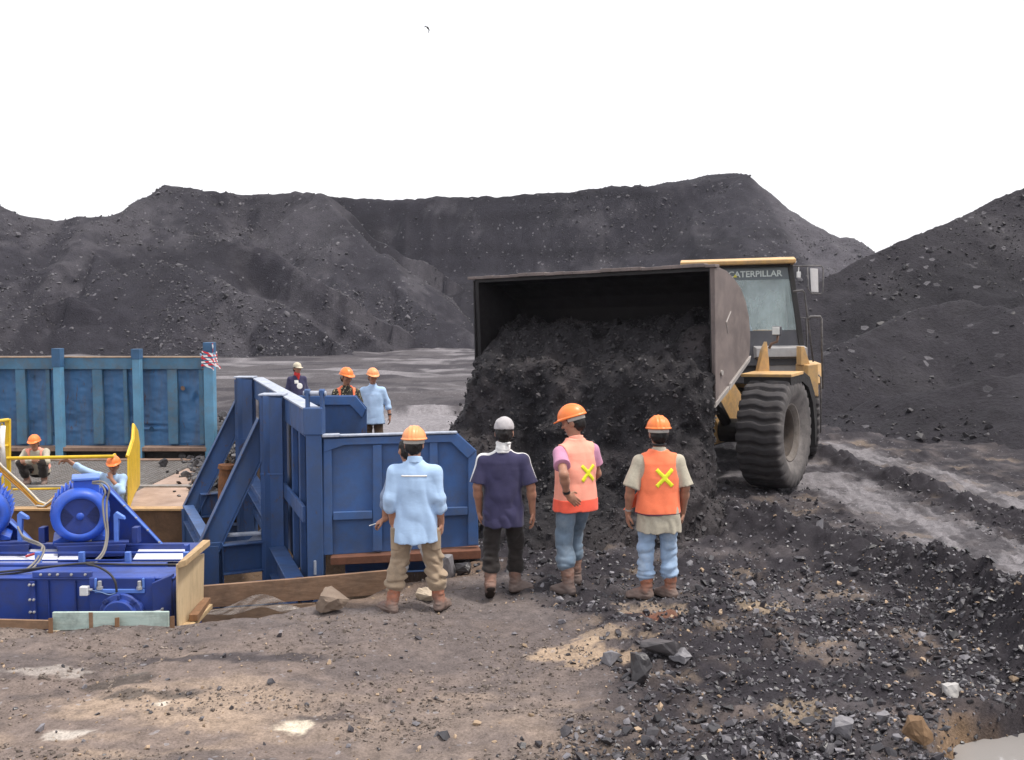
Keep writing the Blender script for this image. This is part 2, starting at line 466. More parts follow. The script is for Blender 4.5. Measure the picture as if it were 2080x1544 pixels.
    # ---- shirt
    def torso(v, g=0, sleeves=None, z0=None):
        S_ = [q for q in SHIRT if q[0] > (hem if z0 is None else z0) + .02]
        z_ = hem if z0 is None else z0
        if z_ < SHIRT[-1][0]: S_ = [(z_, np.interp(z_, [q[0] for q in SHIRT], [q[1] for q in SHIRT]) , np.interp(z_, [q[0] for q in SHIRT], [q[2] for q in SHIRT]), 0)] + S_
        v.loft(TM, [(a_, b_ * (girth if a_ < .3 * tl else 1), c_ * (1 + (girth - 1) * .5), d_) for a_, b_, c_, d_ in sec(S_)], k=.03, grow=g)
        for s_, sg in (('l', -1), ('r', 1)):
            sh, el, wr_ = D['sh_' + s_], D['el_' + s_], D['wr_' + s_]
            v.cap(TM @ Vector((sg * .05, -.005, .405 * tl)), sh, .056 + g, .057 + g, k=.06)
            if sleeves == 'short':
                v.cap(sh, sh.lerp(el, sl_len), .055 + g, sl_rad + g, k=.03, flat=True)
            elif sleeves == 'rolled':
                e = el.lerp(wr_, .38); v.cap(sh, el, .054 + g, .054 + g, k=.06); v.cap(el, e, .054 + g, .053 + g, k=.03)
                v.cap(e.lerp(el, .12), e.lerp(el, -.05), .058 + g, .060 + g, k=.006)
            elif sleeves == 'long':
                v.cap(sh, el, .060 + g, .056 + g, k=.045); v.cap(el, wr_, .056 + g, .042 + g, k=.03)
        return v
    if shirt:
        v = Vol(lo, hi, hg)
        torso(v, 0, sleeve)
        pz = D['pelvis'].z
        v.wrinkle(.0075 * wr, (11, 11, 4.0), seed + 9, lambda x, y, z: .25 + .75 * smooth(pz + .40, pz, z))
        put('shirt', v, shirt)
        if trousers:
            Mi = np.array(TM.inverted()); zl = Mi[2][0] * v.x[:, None, None] + Mi[2][1] * v.y[None, :, None] + Mi[2][2] * v.z[None, None, :] + Mi[2][3]
            tv.f = np.maximum(tv.f, np.where(zl > hem * tl + .012, .018 - v.f, -1)).astype(np.float32)
    if trousers: put('trousers', tv, trousers)
    if collar:
        v = Vol(lo, hi, hg); n0 = D['neck']
        v.cap(n0 + Vector((0, -.006, -.015)), n0 + Vector((0, -.004, .035)), .072, .064, k=.01)
        v.cut(lambda x, y, z: np.maximum(n0.z - .035 - .3 * (y - n0.y) - z, z - n0.z - .032 + .25 * (y - n0.y)) + 0 * x)
        put('collar', v, collar)
    # ---- safety vest with sewn strips
    if vest:
        vc = vest
        def vshape(g):
            v = Vol(lo, hi, hg)
            torso(v, .013 + g, None, vc.get('z0', -.16))
            for s_, sg in (('l', -1), ('r', 1)):
                sh = D['sh_' + s_]; c = sh + Vector((sg * .022, 0, -.04))
                v.ell(c, (.062, .2, .125), TM, sub=True)
            v.wrinkle(.006, (10, 10, 4), seed + 21)
            if vc.get('open'):
                Mi = np.array(TM.inverted()); w_ = vc['open']
                def front(x, y, z):
                    q = [Mi[i][0] * x + Mi[i][1] * y + Mi[i][2] * z + Mi[i][3] for i in range(3)]
                    return -np.maximum(np.maximum(np.abs(q[0]) - w_, -q[1] + .03), 0 * q[2] - 1)
                v.cut(front)
            return v
        vo = put('safety_vest', vshape(0), vc['mat'])
        if 'band' in vc:
            Mi = np.array(TM.inverted()); b0, b1, bm_ = vc['band']
            v = vshape(.004)
            def bs(x, y, z):
                q = Mi[2][0] * x + Mi[2][1] * y + Mi[2][2] * z + Mi[2][3]; return np.maximum(b0 - q, q - b1)
            obj('hem_band', v.cut(bs).mesh('hem_band'), bm_, vo)
        if 'cross' in vc:
            Mi = np.array(TM.inverted()); cx, cz, r_, w_ = vc['cross']
            v = vshape(.006)
            def xs(x, y, z):
                q = [Mi[i][0] * x + Mi[i][1] * y + Mi[i][2] * z + Mi[i][3] for i in range(3)]
                a, b = (q[0] - cx + (q[2] - cz) * .95) * .72, (q[0] - cx - (q[2] - cz) * .95) * .72
                l1 = np.maximum(np.abs(a) - w_, np.abs(b) - r_); l2 = np.maximum(np.abs(b) - w_, np.abs(a) - r_)
                return np.maximum(np.minimum(l1, l2), q[1])
            obj('cross_strip', v.cut(xs).mesh('cross_strip'), M_YSTRIP, vo)
    # ---- hair, hat
    hh = .007 if h < .008 else .010
    def headpart(nm, build, mat, par=None, tilt=None):
        b = Vol((-.2, -.22, -.18), (.2, .26, .24), hh); build(b)
        V, Q = b.surf(); me = fast_mesh(nm, V, Q)
        T = HM if tilt is None else HM @ Matrix.Rotation(tilt[0], 4, 'X') @ Matrix.Rotation(tilt[1], 4, 'Y')
        me.transform(T); return obj(nm, me, mat, par or body)
    if hair:
        def hb(b):
            b.ell((0, -.008, .022), (.081, .101, .100)); b.ell((0, -.05, -.03), (.072, .058, .07), k=.03)
            b.wrinkle(.007, (40, 40, 22), seed + 2)
            lowc = -.09 if hair is M_HAIR else -.12
            b.cut(lambda x, y, z: np.maximum(np.maximum(lowc - z, (y - .03) - .6 * np.maximum(z - .02, 0)) + 0 * x, (y + .005) - 40 * np.maximum(z + .012, 0)))
        headpart('hair', hb, M_HAIR)
    if hat and hat[0] == 'helmet':
        def dome(b):
            b.ell((0, -.004, .05), (.107, .128, .112)); 
            for xx in (-.035, 0, .035):
                b.put(lambda x, y, z, xx=xx: np.maximum(np.sqrt((x / .111) ** 2 + ((y + .004) / .133) ** 2 + ((z - .05) / .1175) ** 2) * .12 - .12, np.abs(x - xx) - .009), (-.13, -.15, .03), (.13, .15, .18), k=.006)
            b.cut(lambda x, y, z: .048 - z + 0 * x + 0 * y)
            b.put(lambda x, y, z: np.maximum((np.sqrt((x / .117) ** 2 + ((y + .004) / .139) ** 2) - 1) * .13, np.abs(z - .046) - .0065), (-.14, -.16, .03), (.14, .16, .06), k=.006)
            b.put(lambda x, y, z: np.maximum(np.maximum((np.sqrt((x / .102) ** 2 + ((y - .055) / .124) ** 2) - 1) * .11, np.abs(z - .042 + .16 * np.maximum(y - .1, 0)) - .006), -y), (-.13, 0, .01), (.13, .2, .06), k=.01)
            b.ell((0, -.002, .03), (.092, .112, .05), sub=True)
        ho = headpart('helmet', dome, hat[1], tilt=hat_tilt)
        def band(b):
            b.put(lambda x, y, z: np.maximum((np.sqrt((x / .094) ** 2 + ((y + .006) / .114) ** 2) - 1) * .1, np.abs(z - .024) - .018), (-.12, -.14, 0), (.12, .14, .05), k=.004)
            b.cut(lambda x, y, z: y - .02 + 0 * x + 0 * z)
        headpart('head_band', band, M_BAND, ho, hat_tilt)
    if hat and hat[0] == 'cap':
        def capb(b):
            b.ell((0, -.004, .048), (.092, .112, .098)); b.wrinkle(.004, (18, 18, 18), seed + 4)
            b.cut(lambda x, y, z: .028 - z + 0 * x + 0 * y)
            b.put(lambda x, y, z: np.maximum(np.maximum((np.sqrt((x / .085) ** 2 + ((y - .09) / .095) ** 2) - 1) * .085, np.abs(z - .034 + .25 * np.maximum(y - .1, 0) + 2.2 * x * x) - .006), .02 - y), (-.1, 0, -.03), (.1, .2, .06), k=.008)
        headpart('cap', capb, hat[1], tilt=hat_tilt)
    if face:
        for sg in (-1, 1):
            b = Vol((-.06, .04, -.02), (.06, .12, .05), .004); b.ell((sg * .03, .083, .014), (.014, .009, .006))
            V, Q = b.surf(); me = fast_mesh('eye', V, Q); me.transform(HM); obj('eye', me, M_HAIR, body)
        b = Vol((-.05, .05, -.08), (.05, .13, -.02), .004); b.ell((0, .094, -.053), (.022, .008, .004))
        V, Q = b.surf(); me = fast_mesh('mouth', V, Q); me.transform(HM); obj('mouth', me, M_LIPS, body)
    if extra: extra(body, D, TM, HM, Vol, lo, hi, hg, torso)
    return body
# ------------------------------------------------------------------ terrain
def seg_dist(x, y, pts, val=None):
    """distance to a polyline and the interpolated value along it"""
    best = np.full(np.broadcast(x, y).shape, 1e9); bv = np.zeros_like(best)
    for i in range(len(pts) - 1):
        a, b = pts[i], pts[i + 1]; dx, dy = b[0] - a[0], b[1] - a[1]; L2 = dx * dx + dy * dy + 1e-9
        t = np.clip(((x - a[0]) * dx + (y - a[1]) * dy) / L2, 0, 1)
        d = np.hypot(x - a[0] - t * dx, y - a[1] - t * dy); m = d < best
        best = np.where(m, d, best)
        if val is not None: bv = np.where(m, val[i] + t * (val[i + 1] - val[i]), bv)
    return (best, bv) if val is not None else best

def in_poly(x, y, poly):
    """signed distance, positive inside"""
    ins = np.zeros(np.broadcast(x, y).shape, bool); n = len(poly)
    for i in range(n):
        (x0, y0), (x1, y1) = poly[i], poly[(i + 1) % n]
        c = ((y0 > y) != (y1 > y)) & (x < (x1 - x0) * (y - y0) / (y1 - y0 + 1e-12) + x0); ins ^= c
    d = seg_dist(x, y, list(poly) + [poly[0]])
    return np.where(ins, d, -d)

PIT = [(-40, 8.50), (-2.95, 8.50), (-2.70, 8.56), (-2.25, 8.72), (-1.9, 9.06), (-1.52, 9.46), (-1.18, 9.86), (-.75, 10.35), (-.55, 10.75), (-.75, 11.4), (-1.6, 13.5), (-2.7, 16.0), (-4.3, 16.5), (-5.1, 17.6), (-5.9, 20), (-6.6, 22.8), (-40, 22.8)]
SPILL = [(-4.35, 16.7), (-5.05, 18.2), (-5.8, 20.3), (-6.5, 22.4)]
RUT_RIDGE = [(6.05, 20), (6.3, 17), (6.52, 14), (6.62, 12.5), (6.75, 9), (6.9, 4)]
BERM = [(3.0, 12.4), (3.9, 11.0), (4.35, 9.6), (4.3, 8.2), (4.25, 7.2), (4.5, 5.5), (5, 3)]
TRACK_A = [(6.6, 21), (7.1, 17), (7.55, 14), (8.0, 10), (8.3, 4)]
TRACK_B = [(5.3, 16), (5.35, 13), (5.45, 11), (5.75, 9), (6.0, 4)]
POND = (3.62, 5.98)

def coal_mask(x, y):
    x0 = np.interp(y, [2, 5.5, 6.2, 7, 8, 8.8, 9.6, 10.5, 11.3, 12], [.6, .5, .3, .75, .85, .95, -.1, -.6, -.9, -1.4])
    n = fbm2(x * .9, y * .9, 4, 3)
    return smooth(-.45, .55, x - x0 + .45 * n)

def ground_h(x, y):
    c = coal_mask(x, y) * smooth(30, 18, y)
    near = smooth(45, 14, y)
    h = .035 * fbm2(x * .5, y * .5, 3, 21) + .022 * fbm2(x * 2.3, y * 2.3, 3, 22) * near
    h = h + (.010 + .030 * c) * fbm2(x * 7, y * 7, 3, 23, .6) * near
    far = smooth(17, 24, y)
    h = h + far * .24 * np.abs(fbm2(x * .22 + .05 * y, y * .9, 3, 24)) - far * .09
    d = seg_dist(x, y, RUT_RIDGE); h = h + .16 * np.exp(-(d / .26) ** 2) * (1 + .6 * fbm2(x * 4, y * 4, 3, 31))
    d = seg_dist(x, y, BERM); h = h + np.interp(y, [4, 8, 12], [.36, .36, .14]) * np.exp(-(d / .42) ** 2) * (1 + .55 * fbm2(x * 5, y * 5, 3, 32))
    # right-hand toe of the heap and rough spill
    h = h + .16 * np.exp(-(((x - 3.0) / 1.1) ** 2 + ((y - 12.1) / .9) ** 2)) * (1 + .5 * fbm2(x * 4, y * 4, 3, 33))
    # lumpy foreground right
    h = h + .07 * np.exp(-(((x - 1.0) / .55) ** 2 + ((y - 8.1) / .35) ** 2)) + .06 * np.exp(-(((x + .95) / .7) ** 2 + ((y - 9.75) / .3) ** 2))
    # pond bank
    d = np.hypot((x - POND[0]) / .95, (y - POND[1]) / .68) + .07 * fbm2(x * 4, y * 4, 3, 34)
    h = np.where(y < 9, h - .34 * smooth(1.06, .86, d) + .05 * np.exp(-((d - 1.18) / .14) ** 2), h)
    d = seg_dist(x, y, SPILL); h = h + .34 * np.exp(-(d / .55) ** 2) * (1 + .4 * fbm2(x * 3, y * 3, 3, 36))
    # pit for the machinery
    sd = in_poly(x, y, PIT) + .04 * fbm2(x * 4, y * 4, 2, 35)
    h = h - 1.35 * smooth(-.02, .22, sd) - .10 * smooth(-.5, 0, sd) * smooth(9.0, 9.6, y) * smooth(12, 11, y)
    return h

def nonuni(a, b, step, lim_lo, lim_hi, g):
    L = list(np.arange(a, b + 1e-6, step)); s = step; v = L[-1]
    while v < lim_hi: s *= g; v += s; L.append(v)
    s = step; v = L[0]; K = []
    while v > lim_lo: s *= g; v -= s; K.append(v)
    return np.array(K[::-1] + L)

def grid_mesh(name, X, Y, Z, keep=None):
    nx, ny = Z.shape
    V = np.stack([np.broadcast_to(X, Z.shape), np.broadcast_to(Y, Z.shape), Z], -1).reshape(-1, 3)
    i = np.arange(nx * ny).reshape(nx, ny)
    Q = np.stack([i[:-1, :-1], i[1:, :-1], i[1:, 1:], i[:-1, 1:]], -1).reshape(-1, 4)
    if keep is not None:
        k = keep.reshape(-1); Q = Q[k[Q].any(1)]
        used = np.zeros(len(V), bool); used[Q.ravel()] = True; mp = np.cumsum(used) - 1; V = V[used]; Q = mp[Q]
        me = fast_mesh(name, V, Q); return me, used
    return fast_mesh(name, V, Q), None

def set_col(me, C, name='tone'):
    a = me.color_attributes.new(name, 'FLOAT_COLOR', 'POINT')
    C = np.concatenate([C, np.ones((len(C), 1))], 1).astype(np.float32); a.data.foreach_set('color', C.ravel())

def soil_mat(name, s1=7, s2=45, bumpd=.03, rough=.85, spec=.25, con=.45, strength=.6, speckle=0):
    m, nt, b = new_mat(name); at = N(nt, 'ShaderNodeVertexColor'); at.layer_name = 'tone'
    v = coords(nt)
    n1 = noise_tex(nt, v, s1, 8, .68); n2 = noise_tex(nt, v, s2, 6, .7)
    f = mix(nt, .5, n1, n2)
    k = ramp(nt, f, [(.3, 1 - con), (.5, 1), (.7, 1 + con)])
    c = mix(nt, 1, at.outputs[0], k, 'MULTIPLY')
    if speckle:
        vo = N(nt, 'ShaderNodeTexVoronoi', Scale=s2 * .6); nt.links.new(v, vo.inputs['Vector'])
        sp = ramp(nt, vo.outputs['Color'], [(.90, 0), (.94, speckle)]); c = mix(nt, sp, c, (.30, .29, .31))  # pale pebble specks in random cells
        dk = ramp(nt, vo.outputs['Distance'], [(.0, .6), (.5, 1.1)]); c = mix(nt, .6, c, mix(nt, 1, c, dk, 'MULTIPLY'))
    nt.links.new(c, b.inputs['Base Color']); b.inputs['Roughness'].default_value = rough; b.inputs['Specular IOR Level'].default_value = spec
    bump(nt, b, f, strength, bumpd); return m

COAL = np.array((.0245, .0215, .026)); BROWN = np.array((.162, .127, .112)); TAN = np.array((.34, .255, .19)); GREY = np.array((.12, .105, .105)); PALE = np.array((.185, .173, .183)); PITC = np.array((.10, .065, .042))
def lerp(a, b, t): return a * (1 - t[..., None]) + b * t[..., None]

def make_ground():
    X = nonuni(-6.5, 8.5, .034, -1500, 1500, 1.09)[:, None]; Y = nonuni(5.4, 12.5, .034, -60, 1500, 1.021)[None, :]
    Z = ground_h(X, Y); x, y = np.broadcast_arrays(X, Y)
    n1, n2, n3 = fbm2(x * .8, y * 1.6, 5, 41), fbm2(x * 2.6, y * 4.2, 5, 42), fbm2(x * .35, y * .35, 4, 43)
    C = np.broadcast_to(BROWN, Z.shape + (3,)).copy()
    C = lerp(C, TAN, smooth(-.1, .9, n1 + .6 * n2) * .75)
    C = lerp(C, np.array((.085, .07, .068)), smooth(.05, .7, -n1 * .6 + n2 * .9) * .85)
    C = lerp(C, np.array((.125, .103, .098)), smooth(-.25, .75, n3 + .35 * n2) * .7)
    C = lerp(C, np.array((.13, .112, .11)), smooth(8.4, 9.2, y + .35 * n2) * .65)
    c = coal_mask(x, y); cc = np.clip(c + .35 * fbm2(x * 3, y * 3, 4, 44) * (c > .03), 0, 1)
    coalc = lerp(np.broadcast_to(COAL, C.shape), np.array((.068, .060, .064)), smooth(.15, 1.1, fbm2(x * 1.2, y * 1.8, 4, 45) + .2))
    coalc = lerp(coalc, np.array((.17, .13, .10)), smooth(.55, 1.1, fbm2(x * 1.6 + 9, y * 2.2, 5, 46)) * .75)
    C = lerp(C, coalc, cc)
    for px, py, rx, ry, col, a in ((1185, 1325, .40, .26, (.36, .265, .185), .75), (1250, 1300, .3, .2, (.32, .24, .17), .55), (1630, 1440, .2, .2, (.32, .245, .17), .5), (1560, 1235, .28, .3, (.34, .26, .18), .6), (1330, 1235, .35, .2, (.26, .20, .15), .7), (600, 1473, .17, .10, (.56, .49, .39), .85), (140, 1491, .14, .06, (.50, .45, .40), .8), (325, 1433, .05, .03, (.6, .54, .46), .9), (130, 1375, .40, .10, (.38, .34, .31), .55), (480, 1345, .85, .10, (.055, .047, .05), .85), (1330, 1245, .22, .10, (.14, .055, .035), .8), (660, 1460, .25, .08, (.06, .05, .052), .8), (240, 1390, .22, .14, (.06, .05, .045), .8), (290, 1415, .3, .08, (.07, .06, .055), .8)):
        g = G(px, py); d = np.hypot((x - g.x) / rx, (y - g.y) / ry) + .35 * fbm2(x * 7, y * 9, 4, 47, .65) + .25 * n2
        C = lerp(C, np.array(col), smooth(1.05, .8, d) * a)
    # back yard: wet pale tracks and dark ridges
    far = smooth(13.5, 17, y) * smooth(6.5, 5.0, x + .5 * n2)
    st = fbm2(x * .16 + .02 * y, y * .42, 5, 51) + .4 * fbm2(x * .7, y * 1.8, 4, 52)
    yard = lerp(np.broadcast_to(np.array((.070, .063, .068)), C.shape), PALE, smooth(-.15, .5, st) * .85)
    yard = lerp(yard, COAL * 1.3, smooth(.0, .45, fbm2(x * .35, y * .8, 5, 53) + .3 * fbm2(x * 1.4, y * 2.2, 3, 57)) * .85)
    C = lerp(C, yard, far)
    g = G(850, 862); d = np.hypot((x - g.x) / 1.9, (y - g.y) / 3.4) + .2 * n2; C = lerp(C, PALE * 1.12, smooth(1.1, .8, d) * .9)
    for tr, w0 in ((TRACK_A, .62), (TRACK_B, .62)):
        d = seg_dist(x, y, tr) / w0 + .22 * n2 + .12 * fbm2(x * 9, y * 2.5, 3, 54); C = lerp(C, PALE * .92, smooth(1.2, .6, d) * (.30 + .65 * smooth(-.5, .5, fbm2(x * 6, y * 1.1, 4, 55) + .4 * fbm2(x * 2, y * 2, 3, 56))))
    d = seg_dist(x, y, RUT_RIDGE); C = lerp(C, COAL, smooth(.42, .24, d + .12 * n2))
    d = seg_dist(x, y, BERM); C = lerp(C, COAL * .9, smooth(.95, .55, d + .15 * n2))
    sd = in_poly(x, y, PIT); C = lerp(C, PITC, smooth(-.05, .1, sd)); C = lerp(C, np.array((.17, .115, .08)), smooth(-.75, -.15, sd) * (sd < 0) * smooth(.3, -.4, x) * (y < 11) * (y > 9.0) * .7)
    d = np.hypot((x - POND[0]) / .95, (y - POND[1]) / .68); C = np.where((y < 9)[..., None], lerp(C, np.array((.24, .155, .09)), smooth(1.14, 1.0, d + .1 * n2) * smooth(-.1, .6, n1 + .2) * .7), C)
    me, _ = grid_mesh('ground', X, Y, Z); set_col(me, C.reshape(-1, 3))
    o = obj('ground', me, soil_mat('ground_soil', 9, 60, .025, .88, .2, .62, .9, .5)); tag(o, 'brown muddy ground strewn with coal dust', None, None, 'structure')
    # pond
    a = [(POND[0] + 1.6 * math.cos(t * math.pi / 16), POND[1] + .95 * math.sin(t * math.pi / 16), -.15) for t in range(32)]
    m, nt, b = new_mat('muddy_water'); b.inputs['Base Color'].default_value = (.25, .235, .225, 1); b.inputs['Roughness'].default_value = .06; b.inputs['Specular IOR Level'].default_value = .6  # mud colour paled to carry the sky's reflection
    bump(nt, b, noise_tex(nt, coords(nt), 5, 3), .06, .02)
    tag(obj('puddle', MB().add(a, [tuple(range(32))]), m), 'muddy brown puddle at the edge of the coal bank', None, None, 'structure')

# ------------------------------------------------------------------ stones
def hull(n, seed, flat=1.0):
    r = random.Random(seed); bm = bmesh.new()
    for _ in range(n):
        v = Vector((r.gauss(0, 1), r.gauss(0, 1), r.gauss(0, 1))).normalized() * r.uniform(.75, 1.05); v.z *= flat; bm.verts.new(v)
    res = bmesh.ops.convex_hull(bm, input=bm.verts)
    bmesh.ops.delete(bm, geom=list({e for e in res['geom_interior'] + res['geom_unused'] if isinstance(e, bmesh.types.BMVert)}), context='VERTS')
    bmesh.ops.triangulate(bm, faces=bm.faces[:]); bm.verts.index_update()
    V = np.array([v.co[:] for v in bm.verts]); T = np.array([[v.index for v in f.verts] for f in bm.faces]); bm.free(); return V, T

PROTO = [hull(12, 100 + i, random.choice((.45, .6, .8))) for i in range(14)]
def scatter(name, label, pts, sizes, mat, seed=1, sink=.25, stretch=.5):
    rg = np.random.default_rng(seed); VV, TT, o = [], [], 0; n = len(pts); pi = rg.integers(0, len(PROTO), n)
    q = rg.normal(size=(n, 4)); q[:, 1:3] *= .35; q /= np.linalg.norm(q, axis=1)[:, None]
    w_, x_, y_, z_ = q.T
    RM = np.stack([1 - 2 * (y_ ** 2 + z_ ** 2), 2 * (x_ * y_ - z_ * w_), 2 * (x_ * z_ + y_ * w_), 2 * (x_ * y_ + z_ * w_), 1 - 2 * (x_ ** 2 + z_ ** 2), 2 * (y_ * z_ - x_ * w_), 2 * (x_ * z_ - y_ * w_), 2 * (y_ * z_ + x_ * w_), 1 - 2 * (x_ ** 2 + y_ ** 2)], 1).reshape(n, 3, 3)
    sc = sizes[:, None] * np.stack([np.ones(n), 1 - stretch * rg.random(n), 1 - .3 * rg.random(n)], 1)
    for k, (V, T) in enumerate(PROTO):
        m = np.nonzero(pi == k)[0]
        if len(m) == 0: continue
        W = np.einsum('nij,nvj->nvi', RM[m], V[None] * sc[m][:, None, :]) + pts[m][:, None, :]; W[:, :, 2] += (sizes[m] * (.5 - sink) * .8)[:, None]
        VV.append(W.reshape(-1, 3)); TT.append((T[None] + (np.arange(len(m)) * len(V))[:, None, None]).reshape(-1, 3) + o); o += len(m) * len(V)
    me = fast_mesh(name, np.concatenate(VV), np.concatenate(TT), False)
    return tag(obj(name, me, mat), label, None, None, 'stuff')

def stone_mat(name, c1, c2, scale=6, rough=.7, spec=.3, isl=True):
    m, nt, b = new_mat(name); v = coords(nt)
    c = mix(nt, noise_tex(nt, v, scale, 6, .65), c1, c2)
    if isl:
        g = N(nt, 'ShaderNodeNewGeometry'); c = mix(nt, 1, c, ramp(nt, g.outputs['Random Per Island'], [(0, .55), (1, 1.5)]), 'MULTIPLY')
    nt.links.new(c, b.inputs['Base Color']); b.inputs['Roughness'].default_value = rough; b.inputs['Specular IOR Level'].default_value = spec
    bump(nt, b, noise_tex(nt, v, scale * 7, 5, .6), .3, .01); return m

def rubble():
    rg = np.random.default_rng(5)
    def sample(n, keep, ymin=5.6, ymax=16, xs=.62):
        out = []
        while sum(len(o) for o in out) < n:
            u = rg.random(20000); Yv = 1 / (1 / ymin + u * (1 / ymax - 1 / ymin)); Xv = (rg.random(20000) * 2 - 1) * xs * Yv + .06 * Yv
            m = rg.random(20000) < keep(Xv, Yv); out.append(np.stack([Xv[m], Yv[m]], 1))
        p = np.concatenate(out)[:n]; return np.concatenate([p, ground_h(p[:, 0], p[:, 1])[:, None]], 1)
    ok = lambda x, y: (in_poly(x, y, PIT) < -.06) & (np.hypot((x - POND[0]) / .95, (y - POND[1]) / .68) > .85) & (seg_dist(x, y, TRACK_A) > .5) & (seg_dist(x, y, TRACK_B) > .5)
    cm = lambda x, y: coal_mask(x, y) * (.35 + .65 * smooth(-.4, .4, fbm2(x * 1.1, y * 1.1, 3, 61)))
    s = lambda n, a, sg, mx: np.minimum(a * np.exp(sg * rg.normal(size=n)), mx)
    n = 15000; p = sample(n, lambda x, y: ok(x, y) * (cm(x, y) + .006)); scatter('coal_rubble', 'black coal fragments littering the ground', p, s(n, .0145, .6, .07), stone_mat('coal_chip', (.019, .017, .02), (.048, .043, .049), 6, .38, .55), 1)
    n = 5500; p = sample(n, lambda x, y: ok(x, y) * (cm(x, y) + .012)); scatter('slate_rubble', 'grey slate chips among the coal', p, s(n, .0145, .55, .055), stone_mat('slate_chip', (.085, .081, .09), (.19, .18, .195), 6, .5, .4), 2)
    n = 1400; p = sample(n, lambda x, y: ok(x, y) * (.10 + .6 * cm(x, y) * (y < 11) * (x < 4.2))); scatter('clay_rubble', 'tan clay crumbs on the mud', p, s(n, .012, .5, .045), stone_mat('clay_chip', (.20, .145, .105), (.38, .28, .19), 6, .85, .2), 3)
    n = 5500; p = sample(n, lambda x, y: ok(x, y) * (coal_mask(x, y) < .5) * (y < 12) * smooth(-.3, .5, fbm2(x * 1.3, y * 2.2, 3, 64))); scatter('mud_crumbs', 'dark mud crumbs on the brown ground', p, s(n, .009, .5, .028), stone_mat('mud_chip', (.085, .07, .062), (.22, .18, .155), 6, .9, .2), 4)
    n = 4200; a = np.array(SPILL); t = rg.random(n) * 2.999; i_ = t.astype(int); q = a[i_] + (a[i_ + 1] - a[i_]) * (t - i_)[:, None] + rg.normal(size=(n, 2)) * (.34, .28)
    z = np.maximum(ground_h(q[:, 0], q[:, 1]), -.5); p = np.concatenate([q, z[:, None]], 1); scatter('coal_spill', 'loose coal lumps spilling beside the blue braces', p, s(n, .05, .5, .17), stone_mat('coal_lump', (.03, .027, .03), (.10, .095, .10), 4, .45, .5), 6)

GREYM = None
def rock(label, px, py, w, h, seed, mat, name='boulder', npts=16, dep=None, group=None, sink=.12, z=None):
    g = G(px, py, 0); zz = float(ground_h(np.array([g.x]), np.array([g.y]))[0]) if z is None else z
    g = G(px, py, zz)
    sc = g.y / FPX; V, T = hull(npts, seed, 1.0); V = V / np.abs(V).max(0)
    V = V * np.array((w * sc / 2, (dep or w * .8) * sc / 2, h * sc / 2 * (1 + sink)))
    me = fast_mesh(name, V, T, False); bm = bmesh.new(); bm.from_mesh(me)
    bmesh.ops.subdivide_edges(bm, edges=bm.edges[:], cuts=3, use_grid_fill=True)
    for v in bm.verts:
        p = np.array(v.co) / (w * sc)
        v.co += v.co.normalized() * (w * sc * .04 * float(vnoise(p[0] * 6 + seed, p[1] * 6, p[2] * 6, seed) + .5 * vnoise(p[0] * 15, p[1] * 15, p[2] * 15, seed)))
    bm.to_mesh(me); bm.free()
    o = obj(name, me, mat); o.location = (g.x, g.y + w * sc * .3, zz + h * sc * .5 * (1 - sink)); return tag(o, label, 'rock', group)

def rocks():
    brown = stone_mat('brown_stone', (.13, .095, .075), (.27, .21, .165), 5, .85, .2, False); grey = stone_mat('grey_slate', (.12, .115, .125), (.24, .23, .245), 5, .55, .35, False); pale = stone_mat('pale_stone', (.36, .29, .22), (.55, .46, .36), 5, .85, .2, False); blk = stone_mat('black_coal', (.02, .018, .02), (.05, .046, .05), 5, .45, .5, False)
    B = 'boulder'; S = 'stone'
    rock('big brown boulder beside the long brown plank', 668, 1250, 72, 54, 3, brown, B)
    rock('tan stone right behind the boots of the man in khaki trousers', 862, 1222, 48, 26, 8, pale, S)
    rock('pointed grey stone under the right end of the blue gate', 905, 1178, 40, 54, 12, grey, S, z=-.05)
    rock('dark lump beside the pointed grey stone under the gate', 942, 1168, 34, 24, 14, blk, S)
    rock('grey slate block left of the big dark lump in the foreground', 1243, 1358, 44, 34, 21, grey, S)
    rock('big black coal lump in the foreground with a flat top', 1296, 1390, 62, 60, 22, blk, B)
    rock('pale grey slate slab right of the big black lump', 1385, 1352, 52, 34, 23, grey, S)
    rock('wide dark coal boulder behind the pale grey slab', 1352, 1345, 105, 52, 24, stone_mat('dark_slate', (.05, .045, .048), (.12, .11, .115), 5, .6, .35, False), B)
    rock('large blue grey slate block near the puddle', 1712, 1505, 66, 50, 31, grey, B)
    rock('small grey stone at the foot of the large slate block', 1640, 1512, 34, 20, 32, grey, S)
    rock('tan topped grey stone uphill of the large slate block', 1795, 1470, 36, 30, 33, grey, S)
    rock('light grey stone with white face far right of the coal rubble', 1938, 1422, 46, 32, 34, stone_mat('light_slate', (.26, .25, .25), (.5, .48, .46), 5, .6, .3, False), S)
    rock('upright pale slate shard on the black coal right of the bright vest', 1667, 1085, 18, 32, 35, grey, 'shard', 9)
    rock('orange brown clay lump on the bank above the puddle', 1868, 1520, 62, 62, 36, stone_mat('ochre_clay', (.11, .07, .045), (.26, .165, .095), 4, .9, .15, False), B)
    rock('black lump in front of the brown skip floor beam', 330, 948, 20, 18, 38, blk, S, z=-.49)

